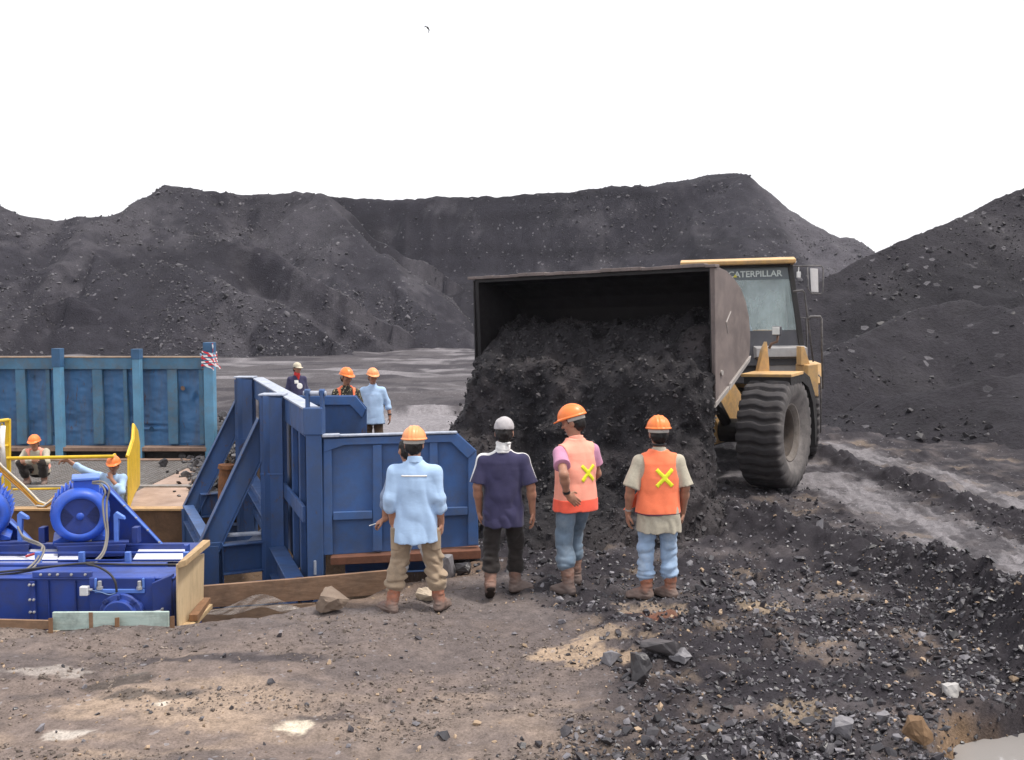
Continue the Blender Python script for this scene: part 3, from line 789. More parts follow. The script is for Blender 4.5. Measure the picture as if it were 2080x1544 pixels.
# ------------------------------------------------------------------ stockpiles
def hill(ridges, xr, yr, st, seed, label, tone, prof=None, gully=.5, rough=.3, warp=1.2, name='hill', mat=None):
    X = np.arange(xr[0], xr[1], st)[:, None]; Y = np.arange(yr[0], yr[1], st)[None, :]; x, y = np.broadcast_arrays(X, Y)
    wx = x + warp * fbm2(x * .12, y * .12, 3, seed) ; wy = y + warp * fbm2(x * .12 + 40, y * .12, 3, seed + 1)
    Z = np.full(x.shape, -9.0); ZR = Z.copy()
    for rd in ridges:
        pts = rd['p']; k = rd.get('k', .72)
        for i in range(len(pts) - 1):
            a, b = pts[i], pts[i + 1]; dx, dy = b[0] - a[0], b[1] - a[1]; L2 = dx * dx + dy * dy + 1e-9
            t = np.clip(((wx - a[0]) * dx + (wy - a[1]) * dy) / L2, 0, 1); d = np.hypot(wx - a[0] - t * dx, wy - a[1] - t * dy)
            zr = a[2] + t * (b[2] - a[2])
            if 'face' in rd:   # cut face in front: steep above, talus below
                kk = np.where(wy < a[1] + t * dy, 1, 0); fs, ft, zb = rd['face']
                drop = np.where(d < zb / fs, fs * d, zb + ft * (d - zb / fs)); zz = zr - np.where(kk == 1, drop, k * d)
            else: zz = zr - k * d
            ZR = np.where(zz > Z, zr, ZR); Z = np.maximum(Z, zz)
    g = np.abs(fbm2(x * .20 + .1 * fbm2(x * .1, y * .1, 2, seed + 7), y * .05, 3, seed + 2))
    cr = smooth(.2, 4.0, ZR - Z); Z = Z - gully * g * cr + rough * (.35 + .65 * cr) * fbm2(x * .35, y * .35, 5, seed + 3, .55) + .05 * fbm2(x * 2.2, y * 2.2, 2, seed + 9)
    C = tone(x, y, Z)
    me, used = grid_mesh(name, X, Y, Z, Z > -1.2); C = C.reshape(-1, 3); set_col(me, C[used])
    tag(obj(name, me, mat), label, None, None, 'structure')
    xs, ys = X[:, 0], Y[0]
    def hh(px, py):
        i = np.clip(((px - xs[0]) / st), 0, len(xs) - 1.001); j = np.clip(((py - ys[0]) / st), 0, len(ys) - 1.001)
        i0, j0 = i.astype(int), j.astype(int); fi, fj = i - i0, j - j0
        return Z[i0, j0] * (1 - fi) * (1 - fj) + Z[i0 + 1, j0] * fi * (1 - fj) + Z[i0, j0 + 1] * (1 - fi) * fj + Z[i0 + 1, j0 + 1] * fi * fj
    return hh

def rp(L): return [tuple(P(*q)) for q in L]

def hills():
    mat = soil_mat('stockpile_coal', 1.1, 9, .25, .85, .22, .5, .9, .35)
    base = np.array((.024, .0222, .0295)); light = np.array((.058, .054, .063)); dark = np.array((.012, .011, .0155))
    def tone(seed, lo=0.0, dk=.5, strata=0, flank=False):
        def f(x, y, Z):
            C = np.broadcast_to(base, Z.shape + (3,)).copy()
            s = fbm2(x * .22, (Z * .35 if flank else y * .07), 5, seed); C = lerp(C, light, smooth(.0, .75, s + lo + .45 * fbm2(x * 1.6, y * 1.0 + Z, 3, seed + 11)) * .8)  # pale dust streaks, boosted to pass for sun-catching bands
            C = lerp(C, dark, smooth(.0, .8, fbm2(x * .12, y * .12, 4, seed + 4)) * dk)
            if strata: C = lerp(C, dark, smooth(.2, .8, fbm2(x * .03, Z * .55, 4, seed + 6)) * strata)
            if flank: C = lerp(C, light * 1.3, smooth(24.0, 27.0, x + .9 * fbm2(x * .3, y * .3, 3, seed + 8) - .12 * (107 - y)) * .75)  # sunlight on the right flank painted as a lighter tone
            return C
        return f
    # far stockpile with the reclaimed face and a natural flank on its right
    cut = [(560, 392, 112), (680, 398, 111), (780, 404, 110), (1000, 398, 109), (1170, 391, 108), (1250, 378, 108), (1390, 372, 107), (1480, 356, 107), (1505, 352, 107)]
    fl = [(1330, 374, 122), (1400, 362, 116), (1470, 350, 110), (1510, 351, 107)]
    h1 = hill([dict(p=rp(cut), k=.6, face=(1.9, .60, 8.5)), dict(p=rp(fl), k=.66)], (-34, 62), (84, 140), .3, 71, 'far black coal stockpile with a steep dug face', tone(71, -.25, .85, .8, True), gully=1.3, rough=.30, warp=.7, mat=mat)
    # its left part: a sloping pile whose right edge runs down to the yard
    mid = [(150, 470, 99), (240, 430, 99), (325, 374, 100), (400, 386, 101), (500, 396, 102), (600, 389, 102), (662, 392, 101), (700, 440, 98), (725, 480, 96), (760, 540, 93), (810, 590, 90), (862, 632, 86), (930, 660, 84), (990, 705, 82)]
    h2 = hill([dict(p=rp(mid[:4]), k=.74), dict(p=rp(mid[3:7]), k=.7, face=(2.2, .62, 5.5)), dict(p=rp(mid[6:]), k=.78)], (-72, 10), (74, 122), .3, 81, 'grey black coal pile sloping down in front of the dug face', tone(81, .25, .5, .3), gully=1.1, rough=.32, warp=.5, mat=mat)
    left = [(-260, 330, 76), (-80, 390, 77), (0, 415, 78), (55, 438, 78), (115, 446, 79), (180, 437, 79), (235, 431, 80), (330, 462, 80), (440, 484, 79), (560, 512, 78), (640, 560, 77), (700, 640, 76), (760, 690, 74)]
    spur = [(300, 525, 74), (430, 562, 71), (560, 618, 69), (660, 690, 67)]
    spur2 = [(120, 447, 79), (230, 560, 72), (330, 640, 68), (420, 700, 65)]
    sc1 = [(470, 500, 75.5), (560, 520, 74.5), (640, 572, 73.5), (690, 612, 73)]; sc2 = [(150, 600, 68.5), (240, 640, 67.5), (330, 660, 67), (400, 690, 66.5)]
    h3 = hill([dict(p=rp(left[:9]), k=.70), dict(p=rp(left[8:]), k=.6, face=(2.4, .62, 6)), dict(p=rp(spur), k=.62), dict(p=rp(spur2), k=.6), dict(p=rp(sc2), k=.35, face=(2.0, .58, 1.8))], (-72, 4), (52, 104), .25, 91, 'near left coal pile with gullies and loose rock', tone(91, .3, .5), gully=1.3, rough=.38, warp=.8, mat=mat)
    rt = [(2700, 190, 52), (2400, 270, 50), (2080, 395, 47), (1985, 430, 46), (1900, 458, 45), (1860, 476, 44.5), (1790, 512, 44), (1740, 530, 43.5), (1690, 552, 43), (1600, 590, 42), (1480, 640, 42)]
    r2 = [(2600, 420, 36), (2250, 560, 31), (2080, 630, 29), (1985, 604, 30.5), (1900, 628, 30.5), (1800, 665, 29.5), (1715, 700, 28.5), (1660, 745, 28)]
    r3 = [(2400, 700, 24), (2080, 770, 22.5), (1930, 790, 23), (1800, 800, 24), (1720, 830, 24.5)]
    dk = lambda x, y, Z: lerp(lerp(np.broadcast_to(np.array((.024, .0215, .027)), Z.shape + (3,)), np.array((.054, .050, .056)), smooth(.1, 1.0, fbm2(x * .5, y * .25, 4, 104)) * .6), dark * .8, smooth(0, .7, fbm2(x * .2, y * .2, 4, 105)) * .6)
    h4 = hill([dict(p=rp(rt), k=.62), dict(p=rp(r2), k=.6), dict(p=rp(r3), k=.5)], (3.0, 46), (16.5, 64), .14, 101, 'dark coal pile rising at the right behind the tracks', dk, gully=.35, rough=.28, warp=.7, mat=mat)
    rg = np.random.default_rng(9)
    lump = stone_mat('pile_lump', (.034, .032, .039), (.11, .104, .113), 3, .6, .35); lumpd = stone_mat('dark_pile_lump', (.016, .0145, .017), (.042, .038, .043), 3, .55, .4)
    def put(hh, n, xr, yr, s0, mx, mt, seed, label, clus=None):
        x = rg.uniform(*xr, n * 3); y = rg.uniform(*yr, n * 3); z = hh(x, y); w = smooth(-.3, .5, fbm2(x * .15, y * .15, 4, seed)) * .9 + .1
        if clus is not None: w = np.maximum(w * .6, 2.5 * np.exp(-((x - clus[0]) / clus[2]) ** 2 - ((y - clus[1]) / clus[3]) ** 2))
        m = (z > -.2) & (rg.random(n * 3) < w); x, y, z = x[m][:n], y[m][:n], z[m][:n]
        scatter('loose_rubble', label, np.stack([x, y, z], 1), np.minimum(s0 * np.exp(.6 * rg.normal(size=len(x))), mx), mt, seed)
    put(h1, 9000, (-34, 50), (88, 112), .06, .35, lump, 201, 'loose lumps on the far stockpile')
    put(h2, 9000, (-60, 4), (76, 102), .06, .38, lump, 202, 'loose lumps on the sloping pile')
    c = P(470, 690, 66); put(h3, 15000, (-60, 0), (55, 82), .055, .5, lump, 203, 'loose grey rocks on the left pile', (c.x, 67, 5, 5))
    put(h4, 9000, (7, 34), (17, 48), .038, .22, lumpd, 204, 'loose coal lumps on the right pile')
# ------------------------------------------------------------------ people
M_SKIN = cloth('skin', (.34, .165, .105), .14, 18, .5); M_SKIN.node_tree.nodes['Principled BSDF'].inputs['Specular IOR Level'].default_value = .35
M_HAIR = plain('black_hair', (.012, .010, .010), .55, .3)
M_LIPS = plain('lips', (.19, .07, .06), .5)
M_SOLE = plain('boot_sole', (.035, .027, .024), .9, .1)
M_BAND = plain('helmet_band', (.42, .41, .38), .8)
M_YSTRIP = plain('yellow_strip', (.78, .80, .03), .5)
def shell(name, c):
    m = plain(name, c, .38, .45); return m
M_HELM = shell('orange_helmet', (.90, .22, .05)); M_HELM2 = shell('faded_orange_helmet', (.88, .33, .13))
M_CAPG = cloth('grey_cap_cloth', (.40, .38, .39), .12, 20); M_CAPY = cloth('cream_cap_cloth', (.50, .45, .35), .15, 20)
M_SKY = cloth('light_blue_cotton', (.38, .53, .75), .10, 7)
M_NAVY = cloth('navy_jersey', (.043, .040, .088), .2, 7)
M_WHITE = cloth('white_cotton', (.70, .69, .68), .08, 9)
M_PINK = cloth('mauve_cotton', (.50, .24, .36), .1, 8)
M_BEIGE = cloth('beige_check_cotton', (.43, .39, .31), .1, 60)
M_VEST = cloth('orange_vest_mesh', (.95, .22, .105), .10, 9); M_VESTP = cloth('pale_orange_vest_mesh', (.95, .37, .27), .14, 4)  # second vest mesh is paler and pinker
M_VESTR = cloth('red_orange_mesh', (.88, .13, .08), .1, 8); M_BIND = cloth('dark_binding', (.10, .03, .05), .1, 8)
M_KHAKI = cloth('khaki_cotton', (.31, .235, .165), .16, 7, .9, (.12, .10, .08), .5)
M_BLACKT = cloth('black_trouser_cloth', (.024, .020, .019), .3, 9)
M_JEAN = cloth('worn_denim', (.135, .185, .245), .28, 8, .9, (.30, .34, .38), .5); M_JEANL = cloth('pale_denim', (.27, .37, .52), .22, 8, .9, (.5, .55, .6), .5)
M_BROWNT = cloth('brown_trouser_cloth', (.07, .045, .03), .2, 8)
M_GREYT = cloth('pale_grey_cloth', (.52, .52, .54), .12, 8)
M_BOOT = paint('tan_boot_leather', (.31, .115, .065), (.24, .16, .13), .8, 9, .75, .25, .3, fine=60)
M_BOOTD = paint('muddy_boot_leather', (.20, .105, .075), (.20, .15, .13), .9, 9, .8, .3, .3, fine=60)
def mud_low(m, z0, z1, col):
    nt = m.node_tree; b = nt.nodes['Principled BSDF']; old = b.inputs['Base Color'].links[0].from_socket
    t = nt.nodes.new('ShaderNodeTexCoord'); sx = nt.nodes.new('ShaderNodeSeparateXYZ'); nt.links.new(t.outputs['Object'], sx.inputs[0])
    ad = N(nt, 'ShaderNodeMath', operation='MULTIPLY_ADD'); nt.links.new(noise_tex(nt, coords(nt), 22, 5, .7), ad.inputs[0]); ad.inputs[1].default_value = -.16; nt.links.new(sx.outputs[2], ad.inputs[2])
    nt.links.new(mix(nt, ramp(nt, ad.outputs[0], [(max(0, z0), .9), (z1, 0)]), old, col), b.inputs['Base Color'])
mud_low(M_BOOT, 0, .09, (.16, .125, .11)); mud_low(M_BOOTD, 0, .12, (.14, .11, .10))
def batik():
    m, nt, b = new_mat('batik_cloth'); v = coords(nt, (1, 1, 1))
    vo = N(nt, 'ShaderNodeTexVoronoi', Scale=26.0); nt.links.new(v, vo.inputs['Vector'])
    w = N(nt, 'ShaderNodeTexWave', Scale=17.0, Distortion=3.0); w.wave_type = 'BANDS'; w.bands_direction = 'DIAGONAL'; nt.links.new(v, w.inputs['Vector'])
    c = mix(nt, ramp(nt, w.outputs['Fac'], [(.5, 0), (.56, 1)]), (.035, .028, .022), (.42, .36, .22))
    c = mix(nt, ramp(nt, vo.outputs['Distance'], [(.35, 0), (.42, 1)]), c, (.03, .025, .02))
    nt.links.new(c, b.inputs['Base Color']); b.inputs['Roughness'].default_value = .9; return m
M_BATIK = batik()
M_WATCH = plain('black_watch', (.02, .02, .022), .35)

def wristband(nm, D, body, s_, r, mat, t=.06, w=.012):
    a, b = D['wr_' + s_], D['el_' + s_]; d = (b - a).normalized(); c = a.lerp(b, t)
    mb = MB().lathe([(r - .004, -w), (r, -w), (r, w), (r - .004, w)], c, d, 18, cap=False)
    return obj(nm, mb, mat, body, smooth_shade=False)

def pieces_from(body, nm, vol, fn, mat, par=None):
    return obj(nm, vol.cut(fn).mesh(nm), mat, par or body)

FRONT = 'workers watching the loader'
def front_workers():
    # man in light blue shirt
    J = dict(an_l=(-.215, -.06, .09), an_r=(.215, .03, .09), ty_l=.75, ty_r=-.35, kn_l=(-.145, .05, .48), kn_r=(.15, .06, .48), hip_l=(-.09, 0, .86), hip_r=(.09, 0, .86),
             sh_l=(-.176, -.01, 1.258), sh_r=(.176, -.01, 1.254), el_l=(-.212, -.06, 1.03), wr_l=(-.205, .03, .80), el_r=(.215, -.05, 1.03), wr_r=(.225, .03, .80),
             hd_l=(.15, .25, -1), hd_r=(.02, .15, -1), hp=-.12, hc_l=.5, hc_r=.55, head=(-.01, .03, 1.50))
    def ex(body, D, TM, HM, Vol, lo, hi, hg, torso):
        v = torso(Vol(lo, hi, hg), .0055, None)
        obj('back_yoke_seam', v.cut(lambda x, y, z: np.maximum(np.maximum(np.abs(z - 1.235) - .008, np.abs(x) - .115), y) + 0 * x).mesh('back_yoke_seam'), M_WHITE, body)
        tr = [c for c in body.children if c.name.startswith('trousers')][0]
        for sg in (-1, 1):
            p = Vector((sg * .095, 0, .86)).lerp(Vector((sg * .145, .05, .48)), .52)
            b = Vol(p - Vector((.2, .2, .2)), p + Vector((.2, .2, .2)), hg)
            b.cap(p + Vector((sg * .022, -.005, .08)), p + Vector((sg * .022, 0, -.09)), .082, .080)
            q = p.copy()
            b.cut(lambda x, y, z: np.maximum(np.maximum(np.abs(z - q.z) - .10, np.abs(y - q.y + .02) - .075), -(x - q.x) * sg + .02) + 0 * x)
            obj('cargo_pocket', b.mesh('cargo_pocket'), M_KHAKI, tr)
    L1 = G(845, 1243)
    person('man in an orange helmet, loose light blue shirt with rolled sleeves and khaki cargo trousers', L1, 0, J, 1.03, shirt=M_SKY, trousers=M_KHAKI, boot=M_BOOT,
           hat=('helmet', M_HELM2), hair=True, sleeve='rolled', hem=-.235, collar=M_SKY, seed=3, girth=.97, fit=1.06, wr=2.0, tuck=.17, group=FRONT, extra=ex, hat_tilt=(.08, 0))
    # hidden man behind him with a cigarette
    J = dict(pelvis=(0, 0, .80), neck=(-.06, .06, 1.23), head=(-.085, .09, 1.375), hy=.5, hp=-.1, sh_l=(-.215, .06, 1.14), sh_r=(.115, .05, 1.17), el_l=(-.29, .06, .92), wr_l=(-.305, .05, .69), hd_l=(-.75, .15, -.45), hn_l=(.2, .3, -1), hc_l=.7,
             el_r=(.17, .02, .92), wr_r=(.15, .1, .70), hip_l=(-.08, 0, .78), hip_r=(.08, 0, .78), kn_l=(-.12, .1, .43), an_l=(-.18, .06, .09), kn_r=(.10, .08, .44), an_r=(.23, .02, .09), ty_l=.3, ty_r=-.2)
    L = G(844, 1196)
    hb = person('man in pale grey trousers half hidden behind the man in the light blue shirt', L, 0, J, 1.0, shirt=cloth('slate_blue_cotton', (.20, .25, .36)), trousers=M_GREYT, boot=M_BOOTD,
           hair=True, sleeve='rolled', hem=-.2, collar=M_SKY, seed=13, tuck=.13, group=FRONT)
    M = MW[hb.name]; p = M @ Vector((-.39, .06, .645)); q = M @ Vector((-.46, .04, .625))
    c = MB().tube([p, p.lerp(q, .6), q], [.0045, .0045, .0045], 8); tag(obj('cigarette', c, plain('cigarette_paper', (.8, .8, .78), .8)), 'white cigarette held in the lowered hand of the half hidden man', 'cigarette')
    # man in navy polo
    J = dict(pelvis=(0, 0, .89), an_l=(-.115, -.13, .165), tp_l=.62, ty_l=.1, an_r=(.12, .14, .09), ty_r=-1.05, kn_l=(-.105, .0, .50), kn_r=(.115, .15, .49),
             sh_l=(-.18, -.01, 1.272), sh_r=(.18, -.01, 1.272), el_l=(-.235, -.04, 1.035), wr_l=(-.22, .05, .80), el_r=(.255, -.05, 1.035), wr_r=(.27, .02, .79), hd_l=(.05, .25, -1), hd_r=(.12, .1, -1), hc_l=.5, hc_r=.4, head=(.01, .025, 1.525), hp=-.08)
    def ex2(body, D, TM, HM, Vol, lo, hi, hg, torso):
        v = torso(Vol(lo, hi, hg), .005, 'short'); shz, elz = D['sh_r'].z, D['el_r'].z
        def st(x, y, z):
            ax = np.interp(z, [elz, shz], [D['el_r'].x, D['sh_r'].x])
            return np.maximum(np.maximum(np.abs(y + np.where(x < 0, .028, .002) + .0 * z) - .020, .062 - np.abs(x)), np.where(z > shz + .02, -.01, ax - np.abs(x)))
        sh_ = [c for c in body.children if c.name.startswith('shirt')][0]
        obj('shoulder_stripe', v.cut(st).mesh('shoulder_stripe'), M_WHITE, sh_)
        b = Vol(lo, hi, hg); n0 = D['neck']
        b.cap(n0 + Vector((0, .0, .01)), n0 + Vector((0, .004, .075)), .074, .066); b.wrinkle(.012, (14, 14, 30), 77)
        b.cap(n0 + Vector((.05, -.06, .075)), n0 + Vector((.085, -.055, .10)), .018, .012)
        b.cut(lambda x, y, z: np.maximum(n0.z - .01 - z, z - n0.z - .085) + 0 * x + 0 * y)
        obj('neck_scarf', b.mesh('neck_scarf'), M_WHITE, body)
    L = G(1022, 1212)
    person('man in a grey cap, white neck scarf and navy short-sleeved shirt with white shoulder stripes', L, 0, J, 1.045, shirt=M_NAVY, trousers=M_BLACKT, boot=M_BOOTD,
           hat=('cap', M_CAPG), hair=True, sleeve='short', hem=-.225, collar=M_WHITE, seed=5, girth=.96, wr=1.6, tuck=.15, group=FRONT, extra=ex2, sl_len=.90, sl_rad=.074)
    # man with pale vest, hand on hip
    J = dict(pelvis=(0, 0, .90), neck=(.0, .0, 1.39), head=(-.005, .04, 1.545), hy=.75, hp=-.34, sh_l=(-.176, -.02, 1.280), sh_r=(.176, .0, 1.285), el_l=(-.265, -.245, 1.125), wr_l=(-.20, -.185, .945), hd_l=(.62, -.08, -.55), hn_l=(.1, 1, 0), hc_l=.12,
             el_r=(.245, .03, 1.06), wr_r=(.20, .2, .92), hd_r=(-.3, .8, -.5), an_l=(-.11, -.06, .09), ty_l=.55, an_r=(.11, .18, .10), ty_r=-.15, tp_r=.15, kn_l=(-.105, .02, .49), kn_r=(.10, .19, .50))
    def ex3(body, D, TM, HM, Vol, lo, hi, hg, torso): wristband('wrist_watch', D, body, 'l', .034, M_WATCH, .12)
    L = G(1168, 1203)
    person('man standing hand on hip in a pale see-through orange vest over a mauve shirt', L, .48, J, 1.085, shirt=M_PINK, trousers=M_JEAN, boot=M_BOOTD,
           hat=('helmet', M_HELM), hair=True, sleeve='short', hem=-.1, collar=M_VESTP, seed=8, girth=.95, tuck=.19, group=FRONT, vest=dict(mat=M_VESTP, band=(-.16, -.035, M_VESTR), z0=-.125, cross=(.055, .20, .095, .017), open=.04), extra=ex3, fit=1.02, sl_len=.6, hat_tilt=(.05, .0))
    # man with bright vest
    J = dict(pelvis=(0, 0, .89), head=(.0, .02, 1.52), an_l=(-.115, -.02, .09), ty_l=1.15, an_r=(.115, .0, .09), ty_r=.65, kn_l=(-.10, .03, .48), kn_r=(.105, .03, .48),
             sh_l=(-.176, -.01, 1.270), sh_r=(.176, -.01, 1.270), el_l=(-.26, -.03, 1.03), wr_l=(-.265, .05, .79), el_r=(.24, -.03, 1.03), wr_r=(.24, .06, .79), hd_l=(.02, .15, -1), hd_r=(-.05, .25, -1), hc_l=.4, hc_r=.7, hp=-.05)
    def ex4(body, D, TM, HM, Vol, lo, hi, hg, torso):
        wristband('bracelet', D, body, 'l', .032, plain('silver_bracelet', (.6, .6, .6), .3, .5, .6), .14, .008)
        b = Vol(lo, hi, hg); n0 = D['head']
        b.cap(n0 + Vector((0, -.03, -.105)), n0 + Vector((0, -.03, -.09)), .066, .068); b.cut(lambda x, y, z: np.maximum(np.maximum(n0.z - .108 - z, z - n0.z + .088), y - n0.y - .02) + 0 * x)
        obj('chin_strap', b.mesh('chin_strap'), M_WATCH, body)
        vo = [c for c in body.children if c.name.startswith('safety_vest')][0]
        b = MB(); zc = .86
        pts = [Vector((-.185, .05, zc + .12)), Vector((-.30, .11, zc - .055)), Vector((-.20, .13, zc - .035)), Vector((-.15, .10, zc))]
        obj('vest_flap', b.prism(pts, (.01, -.012, .0)), M_VEST, vo)
    L = G(1335, 1217)
    person('man in a bright orange vest with a yellow cross over an untucked beige shirt', L, .06, J, 1.05, shirt=M_BEIGE, trousers=M_JEANL, boot=M_BOOT,
           hat=('helmet', M_HELM), hair=True, sleeve='short', hem=-.265, collar=M_BEIGE, seed=11, girth=.96, tuck=.15, group=FRONT, vest=dict(mat=M_VEST, band=(-.10, -.078, M_BIND), z0=-.075, cross=(.03, .245, .105, .018), open=.05), extra=ex4, sl_len=.95, sl_rad=.080, wr=1.6, fit=.98)

BACKG = 'workers standing behind the hopper'
def back_workers():
    K = dict(h=.012, hg=.012, face=True, hair=True)
    p = P(603, 735, 23.0)
    person('young man in a cream cap, red neckerchief and dark blue printed top', (p.x, 23.0, 0), math.pi + .55, dict(hy=.25, hp=.0), .985, shirt=M_NAVY, trousers=M_BROWNT, boot=M_BOOTD, hat=('cap', M_CAPY), sleeve='long', seed=31, group=BACKG, extra=print_top, **K)
    p = P(703, 742, 17.5)
    person('man in an orange helmet and open orange vest over a patterned batik shirt', (p.x, 17.5, 0), math.pi + .3, dict(hy=.45, hp=-.16), 1.075, shirt=M_BATIK, trousers=M_BROWNT, boot=M_BOOTD, hat=('helmet', M_HELM), sleeve='short', collar=M_BATIK, seed=32, group=BACKG, vest=dict(mat=M_VEST, z0=-.1, open=.095), **K)
    p = P(757, 745, 18.6)
    person('man in an orange helmet, light blue shirt and brown trousers facing the camera', (p.x, 18.6, 0), math.pi + .12, dict(hy=.3, hp=-.15, el_l=(-.26, -.03, 1.05), wr_l=(-.30, .03, .80)), 1.035, shirt=M_SKY, trousers=M_BROWNT, boot=M_BOOTD, hat=('helmet', M_HELM2), sleeve='rolled', collar=M_SKY, hem=-.22, seed=33, group=BACKG, extra=lambda body, D, *a: wristband('wrist_watch', D, body, 'l', .036, M_WATCH, .1), **K)

def print_top(body, D, TM, HM, Vol, lo, hi, hg, torso):
    sh_ = [c for c in body.children if c.name.startswith('shirt')][0]
    v = torso(Vol(lo, hi, hg), .008, None)
    obj('chest_print', v.cut(lambda x, y, z: np.maximum(np.minimum(np.sqrt((x + .02) ** 2 + (z - 1.10) ** 2) - .075, np.maximum(np.abs(x - .05) - .05, np.abs(z - 1.2) - .045)), -y) + 0 * x).mesh('chest_print'), M_WHITE, sh_)
    b = Vol(lo, hi, hg); n0 = D['neck']
    b.cap(n0 + Vector((0, .0, -.01)), n0 + Vector((0, .004, .05)), .08, .066); b.cap(n0 + Vector((0, .07, -.0)), n0 + Vector((0, .11, -.10)), .05, .015, k=.02)
    obj('neckerchief', b.mesh('neckerchief'), plain('red_cloth', (.5, .03, .03), .9), body)

PLATG = 'workers on the grating'
def platform_workers(zdeck):
    K = dict(h=.012, hg=.012, face=True, hair=True, group=PLATG)
    p = P(76, 980, 18.8)
    J = dict(pelvis=(0, -.12, .26), neck=(0, .03, .66), head=(0, .09, .785), hy=0, hp=-.12, sh_l=(-.18, .02, .61), sh_r=(.18, .02, .61), el_l=(-.25, .2, .45), el_r=(.25, .2, .45), wr_l=(.02, .33, .47), wr_r=(-.02, .36, .50),
             hd_l=(1, .1, .1), hd_r=(-1, .1, 0), hn_l=(0, -1, 0), hn_r=(0, -1, 0), hip_l=(-.1, -.1, .25), hip_r=(.1, -.1, .25), kn_l=(-.19, .27, .44), kn_r=(.19, .27, .44), an_l=(-.15, .06, .09), an_r=(.15, .06, .09), ty_l=.2, ty_r=-.2)
    person('man squatting on the grating with folded arms, orange helmet and beige shirt', (p.x, 18.8, zdeck), math.pi + .1, J, 1.02, shirt=M_BEIGE, trousers=M_BLACKT, boot=M_BOOT, hat=('helmet', M_HELM), sleeve='long', hem=-.05, seed=41, vest=dict(mat=M_VESTP, z0=.05, open=.09), **K)
    p = P(222, 925, 16.35)
    J = dict(pelvis=(0, -.05, .12), neck=(-.02, .06, .62), head=(-.07, .11, .765), hy=.2, hp=-.15, sh_l=(-.19, .05, .55), sh_r=(.16, .07, .58), el_r=(.41, .15, .70), wr_r=(.63, .20, .86), hd_r=(1, .35, -.1), hn_r=(0, .5, -1), hc_r=.7,
             el_l=(-.24, .24, .36), wr_l=(-.09, .25, .56), hd_l=(.35, -.1, .9), hn_l=(0, -1, 0), hc_l=.8, hip_l=(-.1, 0, .11), hip_r=(.1, 0, .11), kn_l=(-.13, .42, .13), kn_r=(.13, .42, .13), an_l=(-.13, .45, -.3), an_r=(.13, .45, -.3), ty_l=.1, ty_r=-.1)
    person('man in an orange helmet and pale blue shirt reaching out to hold the yellow rail', (p.x, 16.45, zdeck - .05), math.pi, J, 1.03, shirt=M_SKY, trousers=M_BLACKT, boot=M_BOOT, hat=('helmet', M_HELM), sleeve='rolled', hem=-.05, collar=M_SKY, seed=42, **K)
# ------------------------------------------------------------------ wheel loader
AX = Vector((2.96, 16.24, 0)); TH = math.atan2(-math.cos(R(33)), -math.sin(R(33)))
BKX = 3.53
def text_mesh(s, size, ext, name):
    c = bpy.data.curves.new(name, 'FONT'); c.body = s; c.size = size; c.extrude = ext; c.align_x = 'CENTER'; c.offset = size * .018
    o = bpy.data.objects.new('tmp', c); COL.objects.link(o); dg = bpy.context.evaluated_depsgraph_get(); me = bpy.data.meshes.new_from_object(o.evaluated_get(dg))
    bpy.data.objects.remove(o); bpy.data.curves.remove(c); me.name = name; return me

def tyre_mesh(rad=.86, wd=.66, nt=336, rim=.43):
    # profile across: (w, r)
    prof = [(-.36, rim), (-.42, rim + .05), (-.50, rim + .15), (-.54, rad - .20), (-.525, rad - .12), (-.50, rad - .075)] + [(-.5 + i / 22, rad - .055 + .018 * math.cos((i / 22 - .5) * math.pi)) for i in range(1, 22)] + [(.50, rad - .075), (.525, rad - .12), (.54, rad - .20), (.50, rim + .15), (.42, rim + .05), (.36, rim)]
    w = np.array([p[0] for p in prof]) * wd; r = np.array([p[1] for p in prof]); th = np.linspace(0, 2 * np.pi, nt, endpoint=False)
    W, T = np.meshgrid(w, th); Rr = np.broadcast_to(r, W.shape).copy(); a = np.abs(W) / wd
    ph = 29 * T + .6 * np.sin(W / wd * 11) + 1.5 * W / wd
    lug = smooth(-.25, .25, np.sin(ph) + .45); zone = smooth(.545, .50, a) * (Rr > rad - .16)
    Rr = Rr + .050 * lug * zone - .012 * (1 - zone) * 0
    Rr = Rr + .006 * vnoise(np.cos(T) * 6, np.sin(T) * 6, W * 9, 3)
    for k in (.50, .60): Rr = Rr + .008 * np.exp(-((Rr - k) / .012) ** 2) * 0
    V = np.stack([Rr * np.cos(T), W, Rr * np.sin(T)], -1).reshape(-1, 3); n = len(prof); i = np.arange(nt * n).reshape(nt, n); j = np.roll(i, -1, 0)
    Q = np.stack([i[:, :-1], i[:, 1:], j[:, 1:], j[:, :-1]], -1).reshape(-1, 4)
    return fast_mesh('tyre', V, Q)

def dust_tyre(m):
    nt = m.node_tree; b = nt.nodes['Principled BSDF']; old = b.inputs['Base Color'].links[0].from_socket
    t = nt.nodes.new('ShaderNodeTexCoord'); sx = nt.nodes.new('ShaderNodeSeparateXYZ'); nt.links.new(t.outputs['Object'], sx.inputs[0])
    cx = nt.nodes.new('ShaderNodeCombineXYZ'); nt.links.new(sx.outputs[0], cx.inputs[0]); nt.links.new(sx.outputs[2], cx.inputs[2])
    ln = N(nt, 'ShaderNodeVectorMath', operation='LENGTH'); nt.links.new(cx.outputs[0], ln.inputs[0])
    n = noise_tex(nt, coords(nt), 5, 6, .7)
    f = mix(nt, 1, ramp(nt, ln.outputs['Value'], [(.44, .95), (.60, .75), (.66, .35), (.80, .25), (.85, 0)]), ramp(nt, n, [(.35, .35), (.6, 1)]), 'MULTIPLY')
    nt.links.new(mix(nt, f, old, (.20, .18, .17)), b.inputs['Base Color'])

